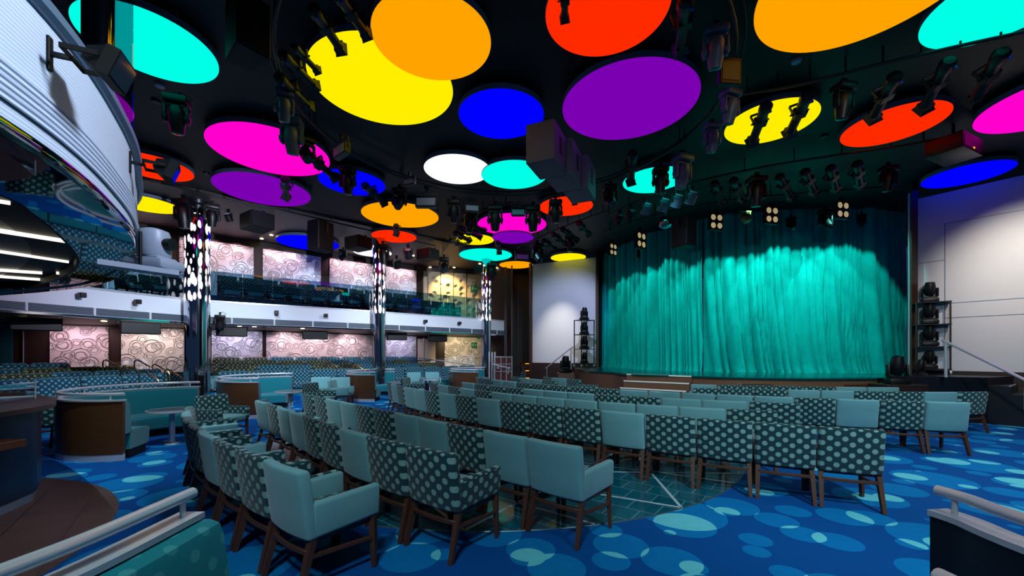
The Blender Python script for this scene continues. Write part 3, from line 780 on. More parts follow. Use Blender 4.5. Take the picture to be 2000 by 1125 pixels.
ROWS = {
  'A': [('P',-4.43,6.03,-54.6,0.65), ('N',-4.06,5.54,-50.9,0.63), ('P',-3.66,5.08,-47.5,0.62), ('P',-3.24,4.65,-44.5,0.61), ('N',-2.81,4.24,-41.9,0.61), ('P',-2.36,3.85,-39.8,0.61), ('P',-1.9,3.48,-38.2,0.6), ('N',-1.43,3.11,-37.1,0.6)],
  'B': [('N',-3.95,6.95,-43.1,0.6), ('P',-3.5,6.52,-45.2,0.6), ('N',-3.08,6.08,-46.5,0.61), ('N',-2.66,5.64,-46.9,0.61), ('P',-2.25,5.2,-46.5,0.61), ('P',-1.83,4.77,-45.2,0.61), ('N',-1.41,4.36,-43.1,0.61), ('P',-0.97,3.96,-40.1,0.61), ('P',-0.5,3.6,-36.4,0.61)],
  'C': [('P',-3.73,8.06,-44.1,0.6), ('P',-3.29,7.64,-44.8,0.6), ('N',-2.87,7.21,-45.2,0.61), ('N',-2.44,6.78,-45.4,0.61), ('P',-2.01,6.34,-45.5,0.61), ('P',-1.59,5.91,-45.3,0.61), ('N',-1.16,5.49,-45.0,0.6), ('N',-0.74,5.06,-44.4,0.6), ('P',-0.31,4.65,-43.7,0.6), ('N',0.13,4.24,-42.7,0.6), ('N',0.57,3.84,-41.6,0.6)],
  'D': [('P',-3.08,11.24,-62.7,0.58), ('N',-2.81,10.73,-60.3,0.59), ('P',-2.51,10.23,-58.0,0.61), ('N',-2.18,9.73,-55.8,0.62), ('N',-1.83,9.24,-53.6,0.62), ('P',-1.46,8.75,-51.5,0.63), ('N',-1.06,8.27,-49.4,0.64), ('P',-0.65,7.8,-47.2,0.64), ('N',-0.21,7.35,-45.1,0.64), ('P',0.24,6.92,-42.8,0.64), ('P',0.7,6.5,-40.5,0.63), ('P',1.18,6.11,-38.1,0.63), ('N',1.67,5.74,-35.6,0.62), ('P',2.17,5.4,-32.8,0.62), ('P',2.68,5.09,-30.0,0.61), ('P',3.2,4.81,-26.9,0.6), ('P',3.72,4.57,-23.5,0.59)],
  'E': [('P',-1.84,11.11,-60.9,0.7), ('N',-1.5,10.52,-59.0,0.69), ('P',-1.14,9.96,-56.7,0.68), ('N',-0.77,9.42,-54.3,0.66), ('P',-0.38,8.9,-51.5,0.65), ('N',0.02,8.42,-48.5,0.65), ('N',0.45,7.97,-45.2,0.64), ('N',0.9,7.54,-41.6,0.63), ('N',1.36,7.16,-37.7,0.63), ('N',1.86,6.8,-33.6,0.63), ('N',2.37,6.49,-29.3,0.63), ('N',2.91,6.21,-24.9,0.64), ('P',3.48,5.98,-20.3,0.65)],
  'F': [('N',-0.95,11.33,-55.7,0.75), ('P',-0.54,10.74,-54.0,0.71), ('P',-0.13,10.2,-51.9,0.68), ('P',0.29,9.7,-49.3,0.65), ('N',0.7,9.24,-46.2,0.63), ('N',1.13,8.81,-42.8,0.62), ('N',1.58,8.42,-39.2,0.62), ('P',2.06,8.06,-35.4,0.62), ('P',2.57,7.72,-31.6,0.64), ('N',3.12,7.41,-28.1,0.67), ('N',3.71,7.11,-24.8,0.7), ('P',4.36,6.83,-21.9,0.75)],
  'G': [('P',-0.8,13.73,-65.7,0.71), ('P',-0.5,13.11,-62.4,0.7), ('N',-0.17,12.52,-59.2,0.69), ('N',0.19,11.95,-56.1,0.69), ('P',0.58,11.41,-53.0,0.68), ('P',0.99,10.89,-49.9,0.68), ('P',1.43,10.4,-46.9,0.67), ('P',1.88,9.94,-43.9,0.66), ('P',2.36,9.51,-40.9,0.66), ('N',2.85,9.1,-38.0,0.65), ('N',3.36,8.72,-35.0,0.65), ('N',3.89,8.37,-32.1,0.64), ('N',4.43,8.06,-29.1,0.64), ('N',4.97,7.77,-26.2,0.63), ('P',5.53,7.51,-23.2,0.63), ('N',6.09,7.29,-20.2,0.62), ('P',6.66,7.1,-17.1,0.61), ('N',7.23,6.94,-13.9,0.61)],
  'H': [('P',4.58,9.65,-9.6,0.68), ('P',5.25,9.52,-13.7,0.65), ('P',5.88,9.35,-16.2,0.63), ('N',6.49,9.17,-16.7,0.63), ('N',7.08,9.0,-15.2,0.63), ('P',7.67,8.86,-11.8,0.63), ('P',8.28,8.76,-6.7,0.66), ('N',8.92,8.72,-0.4,0.7), ('P',9.6,8.76,6.5,0.76)],
  'Hl': [('P',0.38,14.06,-62.8,0.7), ('N',0.7,13.47,-60.8,0.67), ('N',1.03,12.91,-58.3,0.66), ('P',1.38,12.36,-55.3,0.68)],
  'I': [('N',5.07,10.77,-19.5,0.63), ('P',5.66,10.57,-17.7,0.63), ('P',6.25,10.39,-15.6,0.64), ('P',6.87,10.23,-13.2,0.65), ('P',7.5,10.1,-10.7,0.67), ('N',8.16,9.99,-8.0,0.69), ('N',8.84,9.91,-5.4,0.72)],
  'Il': [('P',1.52,14.06,-67.7,0.69), ('N',1.81,13.53,-53.8,0.69), ('P',2.21,12.95,-57.5,0.68)],
  'J': [('P',2.27,10.56,-66.8,0.6)],
}

ROWS['J'] = [('P', 2.12, 10.62, -38, 0.6)]
RN = {'A': 'the short near-left row by the booths', 'B': 'the second row from near left', 'C': 'the third row from near left', 'D': 'the long near row reaching furthest right',
      'E': 'the first row ahead of the near one', 'F': 'the second row ahead of the near one', 'G': 'the long row ending by the open carpet', 'H': 'the second row from the stage at right',
      'Hl': 'the second row from the stage at left', 'I': 'the front row under the stage at right', 'Il': 'the front row by the left stage corner', 'J': ''}
for k, L in ROWS.items():
    n = len(L)
    for i, (ty, x, y, yaw, gap) in enumerate(L):
        m = n - i
        what = 'dotted dark teal armchair' if ty == 'P' else 'plain light teal armchair'
        if k == 'J': lab = 'lone dotted armchair facing the foot of the stage steps'
        elif m == 1: lab = f'{what}, right end of {RN[k]}'
        elif i == 0: lab = f'{what}, left end of {RN[k]}'
        else: lab = f'{what}, {ORD[m]} from right in {RN[k]}'
        if k == 'A' and m == 1: lab = 'plain light teal armchair nearest the camera, one arm and side in full view'
        if k == 'C' and m == 1: lab = 'plain light teal armchair on the dance floor edge with its right arm showing'
        place(chairP if ty == 'P' else chairN, (x, y, 0), (0, 0, math.radians(yaw)), lab, 'armchairs in rows facing the stage', (min(max(gap * 0.985 / 0.60, 0.97), 1.2), 1, 1))
# armchairs at the booth tables
loose = [(437, 815, 'P', -105, 'dotted armchair by the round table in front of the second booth'), (84, 822, 'P', 20, 'dotted armchair half hidden between bar and nearest booth'),
         (625, 778, 'P', -100, 'dotted armchair turned sideways left of the third booth'), (668, 768, 'N', -85, 'plain armchair beside the sideways dotted one by the third booth'),
         (628, 13.6, 'N', -150, 'plain armchair behind, first left of the third booth'), (664, 13.4, 'N', -160, 'plain armchair touching the third booth end'),
         (808, 762, 'P', -100, 'dotted armchair between the third and fourth booths'), (812, 17.3, 'N', -150, 'plain armchair, left of the fourth booth'), (846, 17.5, 'N', -160, 'plain armchair against the fourth booth end'),
         (425, 757, 'N', -120, 'plain armchair behind the second booth end'), (1010, 731, 'P', 70, 'dotted armchair seen side-on at the far left of the front rows')]
for (px, py, ty, yaw, lab) in loose:
    p = at(px, py, 0.75 if px > 1000 else 0.45) if py > 100 else rx(px, py).to_3d(); p.z = 0
    place(chairP if ty == 'P' else chairN, p, (0, 0, math.radians(yaw)), lab, 'armchairs around the booth tables')
# balcony chairs
for r_i, (w, dz) in enumerate(((17.35, 3.385), (18.6, 3.785))):
    yaw = math.atan2(-(-W.x), -W.y)
    cnt = 14 if r_i == 0 else 12
    for i in range(cnt):
        u = 1.6 + i * 0.70
        p = uw(u, w)
        place(chairP, (p.x, p.y, dz), (0, 0, yaw), f'dark dotted balcony chair, {ORD[i+1]} from the nearest column in the {"front" if r_i == 0 else "back"} balcony row', 'balcony chairs behind the glass')
for i, (px, py) in enumerate(((258, 560), (305, 566), (350, 572))):
    p = rx(px, 13.0 + 0.3 * i)
    place(chairP, (p.x, p.y, 3.385), (0, 0, math.radians(-105)), f'dark dotted balcony chair left of the nearest column, {ORD[i+1]} from the left', 'balcony chairs behind the glass')

# ------------------------------------------------------------------ tier sofas
def make_sofa(name, m):
    r = thing(name, 'dotted sofa', 'sofa')
    def lean(x, y, z): return (x, y - 0.16 * (z - 0.4), z)
    b = MB(); b.box((0, -0.2, 0.62), (0.965, 0.24, 0.62), 0.118, 4, (2, 0, 2), lean); b.build('backrest', m, r)
    b = MB(); b.box((0, 0.14, 0.36), (0.97, 0.62, 0.2), 0.04, 3); b.build('seat', m, r)
    b = MB(); b.box((0, 0.05, 0.14), (0.95, 0.62, 0.27), 0.01, 1); b.build('base', M['teal'], r)
    return r
sofaQ = make_sofa('dotted_sofa', M['Q']); sofaO = make_sofa('olive_dotted_sofa', M['Qo'])
LR = [((-11.05, 14.0), (-12.1, 9.0), 0.12, 8, 'BBBBBBBB', 'front row at far left'), ((-12.1, 14.2), (-13.15, 9.2), 0.22, 6, 'BBBOBB', 'second row at far left'), ((-13.15, 14.4), (-14.2, 9.4), 0.32, 6, 'OOOBBO', 'third row at far left'),
      ((-14.2, 13.2), (-15.25, 8.2), 0.46, 5, 'BBOOO', 'fourth row at far left'), ((-15.25, 12.2), (-16.3, 7.2), 0.58, 4, 'OOBO', 'fifth row at far left')]
for (p, q, z, n, ty, nm) in LR:
    p, q = Vector(p), Vector(q); d = (q - p).normalized()
    fx = Vector((-d.y, d.x));
    if fx.x < 0: fx = -fx
    for i in range(n):
        c = p + d * (0.5 + i * 0.99)
        place(sofaQ if ty[i] == 'B' else sofaO, (c.x, c.y, z), (0, 0, math.atan2(-fx.x, fx.y)), f'{"blue" if ty[i]=="B" else "olive"} dotted sofa section, {ORD[i+1]} from the column end of the {nm}', 'dotted sofas under the balcony')
    b = MB(); e = p - d * 0.1; g_ = q + d * 2.0; bk = -fx
    b.prism([e + fx * 0.55, g_ + fx * 0.55, g_ - fx * 1.6, e - fx * 1.6], 0.0, z); struct(b.build('floor_tier', M['carpet']), 'carpeted tier at far left')
MR = [(1.2, 17.15, 0.13, 11, 'BBBBBBBBBBB', 'front row below the middle balcony'), (1.5, 18.1, 0.30, 9, 'OBBOOBBBO', 'second row below the middle balcony'), (1.4, 18.98, 0.47, 8, 'OOOOBBBO', 'third row below the middle balcony'), (1.2, 19.78, 0.60, 9, 'OOBBBBBBB', 'back row below the middle balcony')]
for (u0, w, z, n, ty, nm) in MR:
    yaw = math.atan2(W.x, -W.y)
    for i in range(n):
        c = uw(u0 + 0.5 + i * 0.99, w)
        place(sofaQ if ty[i] == 'B' else sofaO, (c.x, c.y, z), (0, 0, yaw), f'{"blue" if ty[i]=="B" else "olive"} dotted sofa section, {ORD[i+1]} from the left in the {nm}', 'dotted sofas under the balcony')
tier('floor_tier', [uw(0.9, 19.4), uw(10.6, 19.4), uw(10.6, 20.3), uw(0.9, 20.3)], 0.60)
# bronze handrails
def make_rail():
    b = MB(); b.tube([(0, -0.24, 0), (0, -0.24, 0.78), (0, -0.21, 0.85), (0, -0.14, 0.86), (0, 0.18, 0.64), (0, 0.23, 0.58), (0, 0.24, 0.5), (0, 0.24, 0)], 0.022, 10)
    return tag(b.build('aisle_handrail', M['brass']), 'bent bronze aisle handrail', 'handrail', 'bronze aisle handrails')
hr = make_rail()
for (px, py, d, lab) in ((218, 703, 13.6, 'in front of the dark post at far left'), (258, 714, 12.9, 'lowest at left, before the second lower panel'), (279, 703, 13.8, 'tallest, centred below the second lower panel'), (314, 712, 13.2, 'right of the tallest one at left'),
                         (291, 725, 12.0, 'half hidden behind the front left sofas'), (339, 722, 12.8, 'low beside the nearest chrome column'), (647, 705, 17.0, 'leftmost below the wide middle panel'), (682, 705, 17.3, 'left of the middle chrome column'), (702, 712, 16.2, 'closest to the middle chrome column')):
    p = atd(px, py, d); place(hr, (p.x, p.y, p.z - 0.86), (0, 0, math.radians(-75)), f'bent bronze aisle handrail {lab}')

# ------------------------------------------------------------------ curved booths
def cpath(R=1.40, ext=0.14, n=26):
    P = [(ext - 0.0, -R), (ext * 0.5, -R - .0)]
    for i in range(n + 1):
        a = -PI / 2 - PI * i / n; P.append((R * 0.88 * math.cos(a), R * math.sin(a)))
    P += [(ext * 0.4, R), (ext * 0.8, R)]
    return [Vector(p) for p in P]
def make_booth(path, name, cush, label, posts=(0.04, 0.3, 0.55, 0.78, 0.96), outer=M['booth_wood'], side=-1, exts=0.0):
    """side -1: the wood shell lies on the right of the path (outside), cushions on the left... sign flips it"""
    r = thing(name, label, 'booth sofa'); s = side
    def pr(L): return [(s * o, z) for (o, z) in L]
    def sw(nm, prof, m, parent=r, pt=path): b = MB(); b.sweep(pt, pr(prof)); return b.build(nm, m, parent)
    sh = sw('outer_shell', [(0, 0.1), (0.06, 0.1), (0.06, 0.92), (0, 0.92)], outer)
    sw('kick_plate', [(0.004, 0), (0.056, 0), (0.056, 0.1), (0.004, 0.1)], M['steel'], sh)
    sw('top_ledge', [(-0.035, 0.92), (0.075, 0.92), (0.075, 0.945), (-0.035, 0.945)], M['steel'])
    sw('backrest', [(-0.002, 0.40), (-0.17, 0.40), (-0.15, 0.6), (-0.12, 0.84), (-0.10, 0.895), (-0.06, 0.912), (-0.002, 0.91)], cush)
    sw('seat', [(-0.12, 0.14), (-0.62, 0.14), (-0.68, 0.17), (-0.70, 0.38), (-0.66, 0.425), (-0.15, 0.44)], cush)
    sw('base', [(-0.1, 0), (-0.58, 0), (-0.58, 0.14), (-0.1, 0.14)], M['black2'])
    L = [0]
    for i in range(1, len(path)): L.append(L[-1] + (path[i] - path[i - 1]).length)
    rp = offs(path, s * 0.02)
    rail = MB(); rail.tube([(p.x, p.y, 1.03) for p in rp], 0.024, 12); rl = rail.build('handrail', M['steel'], r)
    for f in posts:
        k = f * L[-1]; i = max(j for j in range(len(L)) if L[j] <= k); i = min(i, len(path) - 2); q = rp[i] + (rp[i + 1] - rp[i]) * ((k - L[i]) / max(1e-6, (L[i + 1] - L[i])))
        b = MB(); b.cyl((q.x, q.y, 0.944), (q.x, q.y, 1.02), 0.011); b.build('rail_post', M['steel'], rl)
    return r
bp = cpath()
booth = make_booth(bp, 'curved_booth', M['teal'], 'booth', side=1)
for (c, rot, lab) in (((-6.62, 7.62), 18, 'curved teal booth sofa with dark wood end nearest the bar'), ((-6.95, 11.75), 12, 'curved teal booth sofa with dark wood end, second from the bar'),
                      ((-4.95, 15.45), 2, 'curved teal booth sofa with dark wood end before the middle column'), ((-1.45, 17.7), -2, 'curved teal booth sofa with dark wood end farthest, near the stage corner')):
    place(booth, (c[0], c[1], 0), (0, 0, math.radians(rot)), lab, 'curved booths along the floor edge')
# foreground booths: the one at bottom left shows its dotted cushion, the one at right its dark back
lp = [Vector(at(x, y, 1.03).xy) for x, y in ((385, 962), (330, 982), (250, 1018), (150, 1061), (0, 1122))]
lp = [Vector(q) for q in ((-1.412, 1.814), (-1.409, 1.39), (-1.437, 1.14), (-1.50, 0.8), (-1.60, 0.4), (-1.75, 0.0))]
lp = [p.xy for p in smooth(lp, 4)]
fb = make_booth(lp, 'curved_booth', M['tealdot'], 'foreground booth sofa at bottom left with dotted teal cushion and steel rail', posts=(0.03, 0.5, 0.9), side=-1)
fb['group'] = 'curved booths along the floor edge'
rp_ = [Vector(at(x, y, 1.03).xy) for x, y in ((1838, 957), (1900, 975), (2000, 1011))] + [Vector((1.93, 1.0)), Vector((1.85, 0.4)), Vector((1.7, -0.3))]
rp_ = [p.xy for p in smooth(rp_, 4)]
rb = make_booth(rp_, 'curved_booth', M['teal'], 'foreground booth sofa at bottom right seen from its dark back', posts=(0.03, 0.5, 0.9), side=-1, outer=M['dark'])
rb['group'] = 'curved booths along the floor edge'
b = MB(); b.tube([(1.19, 1.13, 1.03), (1.2, 1.0, 1.03), (1.24, 0.7, 1.03), (1.3, 0.3, 1.03)], 0.024, 12); g = b.build('grab_rail', M['steel']); tag(g, 'short steel rail end at the bottom edge left of the right booth', 'handrail')
b = MB(); b.cyl((1.21, 0.95, 0), (1.21, 0.95, 1.02), 0.014); b.build('rail_post', M['steel'], g)
# round tables
def make_table():
    r = thing('round_table', 'table', 'table')
    b = MB(); b.lathe([(0.36, 0.615), (0.36, 0.635), (0.0, 0.636)], 40); b.build('table_top', M['tabletop'], r)
    b = MB(); b.lathe([(0.362, 0.595), (0.372, 0.6), (0.372, 0.634), (0.362, 0.637), (0.30, 0.6)], 40, cap=False); b.build('rim', M['steel'], r)
    b = MB(); b.cyl((0, 0, 0.015), (0, 0, 0.6), 0.045); b.build('column', M['steel'], r)
    b = MB(); b.lathe([(0.0, 0), (0.12, 0), (0.115, 0.012), (0.05, 0.03)], 32); b.build('base', M['steel'], r)
    return r
tb = make_table()
for (px, py, lab) in ((336, 800, 'small round table in front of the nearest booth'), (566, 764, 'small round table in front of the second booth'), (776, 746.5, 'small round table in front of the third booth'), (840, 740.5, 'small round table on a thin steel leg before the fourth booth'), (940, 737.2, 'small round table beside the farthest booth end')):
    p = at(px, py, 0.63); place(tb, (p.x, p.y, 0), (0, 0, 0), lab, 'small round tables at the booths')
# ------------------------------------------------------------------ bar
bar = thing('bar_counter', 'dark bar counter with brown top at the left edge', 'bar counter', (-6.5, 4.5, 0))
o = Vector((-6.5, 4.5))
bpth = [Vector(q) - o for q in ((-4.80, 2.2), (-5.02, 3.2), (-5.15, 4.0), (-5.36, 4.56), (-5.85, 5.03), (-6.4, 5.4), (-7.2, 5.8), (-8.2, 5.9))]
bs = [p.xy for p in smooth(bpth[:4], 5)]; bs2 = [p.xy for p in smooth(bpth[3:], 5)]
full = bs + bs2[1:]
poly = full + [Vector((-8.2, 5.1)) - o, Vector((-6.4, 4.6)) - o, Vector((-5.7, 3.8)) - o, Vector((-5.5, 2.2)) - o]
b = MB(); b.prism(poly, 0.12, 1.03); b.build('front', M['darkblue'], bar)
b = MB(); b.sweep(full, [(0.03, 0), (0.05, 0), (0.05, 0.12), (0.03, 0.12)]); b.build('kick_plate', M['slat'], bar)
top = offs(full, -0.12)
b = MB(); b.prism(top + poly[len(full):], 1.03, 1.08); b.build('counter_top', M['wood'], bar)
p = atd(47, 880, 3.7); b = MB(); lo = (p.xy - o); b.box((lo.x - 0.66, lo.y - 0.25, 0.80), (0.9, 0.9, 0.075), 0.006, 1); b.build('side_ledge', M['wood'], bar)
gs = thing('glass_screen', 'low glass screen with a steel post standing on the bar top', 'glass screen', (-5.8, 4.9, 1.08))
p1 = at(69, 776, 1.09).xy; p0 = at(-60, 800, 1.09).xy; o = Vector((-5.8, 4.9))
t = (p1 - p0).normalized(); n = Vector((-t.y, t.x)) * 0.01
b = MB(); b.prism([p0 - o, p1 - o, p1 + n - o, p0 + n - o], 0.02, 0.22); b.build('glass_pane', M['glass'], gs)
b = MB(); q = p1 - o; b.cyl((q.x, q.y, 0), (q.x, q.y, 0.23), 0.008); b.build('post', M['steel'], gs)
# ------------------------------------------------------------------ glowing ceiling discs
DZ = EYE + 4.7
COL = {'cyan': (0, 255, 230), 'orange': (255, 163, 0), 'yellow': (255, 238, 0), 'red': (255, 42, 0), 'magenta': (255, 0, 205), 'purple': (122, 0, 178), 'blue': (0, 0, 255), 'white': (255, 255, 255)}
for c in COL: M['glow_' + c] = glow('glow_' + c, COL[c], 1.0)
M['housing'] = mat('disc_housing', (96, 112, 142), 0.5)
DISCS = [('cyan', -5.52, 6.18, 0.85, 0, 'cyan glowing ceiling disc at upper left beside the mirror column'), ('orange', -1.18, 6.0, 0.87, -0.05, 'orange glowing ceiling disc overlapping the big yellow one'),
 ('yellow', -2.27, 7.13, 1.22, 0.03, 'big yellow glowing ceiling disc partly hidden by the orange one'), ('red', 1.3, 5.55, 0.84, 0, 'red glowing ceiling disc at the top edge'), ('orange', 4.47, 5.07, 1.24, 0, 'big orange glowing ceiling disc at upper right'),
 ('cyan', 6.62, 5.37, 0.87, 0, 'cyan glowing ceiling disc in the upper right corner'), ('magenta', 10.27, 7.43, 1.2, 0, 'magenta glowing ceiling disc at the right edge'), ('blue', 11.93, 10.62, 0.85, 0, 'blue glowing ceiling disc above the right pale wall'),
 ('cyan', 3.88, 10.96, 0.85, 0, 'cyan glowing ceiling disc behind the stage-front lights'), ('red', -9.06, 10.18, 0.84, 0, 'red glowing ceiling disc behind the rear balcony floodlight'), ('blue', -4.38, 11.12, 0.86, 0, 'blue glowing ceiling disc with spotlights hanging across it'),
 ('blue', -8.62, 17.13, 1.2, 0, 'blue glowing ceiling disc behind a black loudspeaker over the balcony'), ('yellow', -1.53, 16.6, 0.79, 0, 'yellow glowing ceiling disc left of the small purple one'), ('magenta', 0.0, 14.81, 1.26, 0.03, 'magenta glowing ceiling disc partly covered by the small purple one'),
 ('purple', 2.2, 7.63, 1.24, 0, 'big purple glowing ceiling disc above the hanging speakers'), ('yellow', 5.25, 8.23, 0.83, 0, 'yellow glowing ceiling disc crossed by two black spotlights'), ('red', 7.84, 8.33, 0.85, 0, 'red glowing ceiling disc at right with flared spotlights before it'),
 ('blue', -0.21, 7.99, 0.84, 0, 'plain blue glowing ceiling disc at the centre'), ('white', -1.4, 10.38, 0.85, 0.02, 'white glowing ceiling disc'), ('cyan', 0.06, 10.62, 0.86, -0.01, 'cyan glowing ceiling disc touching the white one'),
 ('purple', -7.15, 11.64, 1.22, 0, 'purple glowing ceiling disc below the big magenta one at left'), ('orange', -3.78, 13.74, 1.27, 0, 'orange glowing ceiling disc above the small red one at centre left'), ('red', -4.71, 16.17, 0.87, 0, 'small red glowing ceiling disc under the orange one'),
 ('red', 1.72, 12.89, 0.85, 0, 'red glowing ceiling disc right of the magenta one at the centre'), ('cyan', -1.25, 19.2, 1.25, 0, 'cyan glowing ceiling disc before the cream dimpled wall'), ('purple', 0.04, 16.24, 0.83, -0.03, 'small purple glowing ceiling disc overlapping the magenta one'),
 ('orange', 0.22, 21.3, 0.89, 0, 'orange glowing ceiling disc left of the pale screen wall'), ('yellow', 2.73, 19.66, 0.85, 0, 'yellow glowing ceiling disc above the left pale wall panel'), ('magenta', -5.61, 9.42, 1.25, 0, 'big magenta glowing ceiling disc at left'),
 ('magenta', -8.35, 7.14, 1.23, 0, 'magenta disc added to imitate a glass reflection along the rear balcony edge'), ('yellow', -11.5, 12.7, 0.85, 0, 'yellow glowing ceiling disc half hidden at the rear balcony edge'), ('white', -6.44, 18.7, 0.85, 0, 'white glowing ceiling disc behind the middle chrome column')]  # the magenta disc is added, imitating a reflection in the glass rail
for (c, x, y, r, dz, lab) in DISCS:
    t = thing('ceiling_disc_light', lab, 'ceiling light', (x, y, DZ + dz), 0, 'glowing coloured ceiling discs')
    b = MB(); b.lathe([(r, 0.004), (r, 0.11), (r - 0.02, 0.11)], 72); b.build('housing', M['housing'], t)
    b = MB(); b.lathe([(r - 0.004, 0.0), (r - 0.004, 0.012)], 72); b.build('diffuser', M['glow_' + c], t)
    b = MB()
    for q in range(3): b.cyl((0.6 * r * math.cos(q * 2.1), 0.6 * r * math.sin(q * 2.1), 0.10), (0.6 * r * math.cos(q * 2.1), 0.6 * r * math.sin(q * 2.1), CEIL - DZ - dz + 0.01), 0.02, None, 8)
    b.build('hanger', M['black'], t)

# ------------------------------------------------------------------ stage lighting pieces (origin at the clamp, hanging down)
def clamp(b, h=0.1): b.box((0, 0, -h / 2), (0.05, 0.06, h)); b.cyl((-0.04, 0, -0.01), (0.04, 0, -0.01), 0.035, None, 10)
def make_moving_head(name, m1, tilt, size=1.0):
    r = thing(name, 'moving head', 'stage light')
    b = MB(); clamp(b); b.build('clamp', M['black2'], r)
    b = MB(); b.box((0, 0, -0.16), (0.36, 0.28, 0.13), 0.03, 2); b.build('base', m1, r)
    y = MB(); y.box((0, 0, -0.25), (0.32, 0.12, 0.05), 0.01, 1)
    for s in (-1, 1): y.box((s * 0.165, 0, -0.40), (0.05, 0.13, 0.30), 0.02, 2)
    yk = y.build('yoke', m1, r)
    R = Matrix.Translation((0, 0, -0.46)) @ Matrix.Rotation(tilt, 4, 'X')
    b = MB(); b.lathe([(0.0, 0.2), (0.09, 0.19), (0.125, 0.12), (0.13, 0.02), (0.125, -0.10), (0.105, -0.2), (0.10, -0.26), (0.085, -0.265)], 20, R); hd = b.build('head', m1, r)
    b = MB(); b.lathe([(0.088, -0.262), (0.07, -0.272), (0.0, -0.278)], 20, R); b.build('lens', M['lens'], hd)
    for s in (-1, 1):
        b = MB(); b.cyl((s * 0.13, 0, -0.46), (s * 0.205, 0, -0.46), 0.06, 0.05, 16); b.build('pivot_cap', m1, yk)
    b = MB(); b.tube([(0.1, 0.1, -0.1), (0.19, 0.15, -0.02), (0.1, 0.12, 0.04), (0.02, 0.02, 0.02)], 0.008, 6); b.build('cable', M['black2'], r)
    return r
def make_profile(name):
    """long spotlight built along -Z from its rear end; the flared hood is at the far end"""
    r = thing(name, 'profile spotlight', 'stage light')
    b = MB(); b.lathe([(0.0, 0.05), (0.07, 0.045), (0.105, 0.0), (0.105, -0.10), (0.085, -0.14), (0.085, -0.30)], 18); b.build('lamp_housing', M['black'], r)
    b = MB(); b.box((0, 0, -0.36), (0.19, 0.17, 0.14), 0.01, 1); b.box((0.12, 0, -0.36), (0.07, 0.02, 0.02)); b.box((-0.12, 0, -0.36), (0.07, 0.02, 0.02)); b.build('gate', M['black'], r)
    b = MB(); b.lathe([(0.075, -0.42), (0.075, -0.70), (0.085, -0.74), (0.088, -0.78)], 18); b.build('barrel', M['black'], r)
    b = MB(); q = [(0.08, -0.74), (0.082, -0.80), (0.108, -0.86)]
    b.rings([[Vector((sx * a, sy * a, z)) for (sx, sy) in ((-1, -1), (1, -1), (1, 1), (-1, 1))] for (a, z) in q] + [[Vector((sx * 0.10, sy * 0.10, -0.86)) for (sx, sy) in ((-1, -1), (1, -1), (1, 1), (-1, 1))]], True, True); b.build('hood', M['black'], r)
    b = MB(); b.box((0, 0.16, -0.33), (0.24, 0.012, 0.05)); b.box((0.115, 0.08, -0.33), (0.012, 0.17, 0.05)); b.box((-0.115, 0.08, -0.33), (0.012, 0.17, 0.05)); b.build('yoke', M['black'], r)
    b = MB(); b.cyl((0.03, -0.1, -0.03), (0.03, -0.135, -0.03), 0.02, None, 10); b.build('connector', M['blue'], r)
    return r
def make_par(name, m):
    r = thing(name, 'par can', 'stage light')
    b = MB(); clamp(b); b.box((0, 0, -0.12), (0.26, 0.03, 0.012)); b.box((0.125, 0, -0.2), (0.012, 0.03, 0.17)); b.box((-0.125, 0, -0.2), (0.012, 0.03, 0.17)); b.build('yoke', M['black'], r)
    R = Matrix.Translation((0, 0, -0.26)) @ Matrix.Rotation(0.6, 4, 'X')
    b = MB(); b.lathe([(0.0, 0.14), (0.06, 0.14), (0.11, 0.08), (0.115, -0.12), (0.10, -0.12), (0.10, -0.10)], 20, R, cap=False); b.build('can', m, r)
    b = MB(); b.lathe([(0.0, 0.150), (0.07, 0.148), (0.085, 0.13), (0.07, 0.12)], 20, R, cap=False); b.build('rear_cap', M['lgrey'], r)
    b = MB(); b.lathe([(0.10, -0.1), (0.06, -0.11), (0.0, -0.115)], 20, R); b.build('lens', M['lens'], r)
    return r
def make_blinder():
    r = thing('hanging_blinder', 'four-lamp blinder', 'stage light')
    b = MB(); clamp(b); b.box((0, 0, -0.33), (0.42, 0.1, 0.46), 0.01, 1); b.build('body', M['black2'], r)
    for sx in (-1, 1):
        for sz in (-1, 1):
            b = MB(); b.lathe([(0.0, 0.015), (0.05, 0.01), (0.075, 0.0), (0.08, -0.01)], 20, Matrix.Translation((sx * 0.105, -0.055, -0.33 + sz * 0.11)) @ Matrix.Rotation(PI / 2, 4, 'X')); b.build('lamp', M['lamp'], r)
    return r
def make_flood():
    """wall floodlight: wall plate at the origin, lamp box out along -Y"""
    r = thing('floodlight', 'floodlight', 'floodlight')
    b = MB(); b.box((0, 0.02, 0), (0.05, 0.02, 0.24), 0.004, 1); b.box((0, -0.05, 0), (0.03, 0.12, 0.03)); b.build('wall_bracket', M['black2'], r)
    b = MB()
    b.box((0, -0.10, 0), (0.30, 0.012, 0.035)); b.box((0.145, -0.2, 0), (0.012, 0.2, 0.035)); b.box((-0.145, -0.2, 0), (0.012, 0.2, 0.035)); b.build('yoke', M['flood'], r)
    R = Matrix.Translation((0, -0.29, 0)) @ Matrix.Rotation(0.35, 4, 'X')
    t = MB(); t.rings([[R @ Vector((sx * a, y, sz * c)) for (sx, sz) in ((-1, -1), (1, -1), (1, 1), (-1, 1))] for (a, c, y) in ((0.08, 0.05, 0.1), (0.12, 0.09, 0.0), (0.135, 0.11, -0.02), (0.135, 0.11, -0.10))], True, True); hb = t.build('lamp_box', M['flood'], r)
    b = MB(); b.box((0, -0.102, 0), (0.24, 0.006, 0.19), mtx=R); b.build('front_glass', M['lens'], hb)
    return r
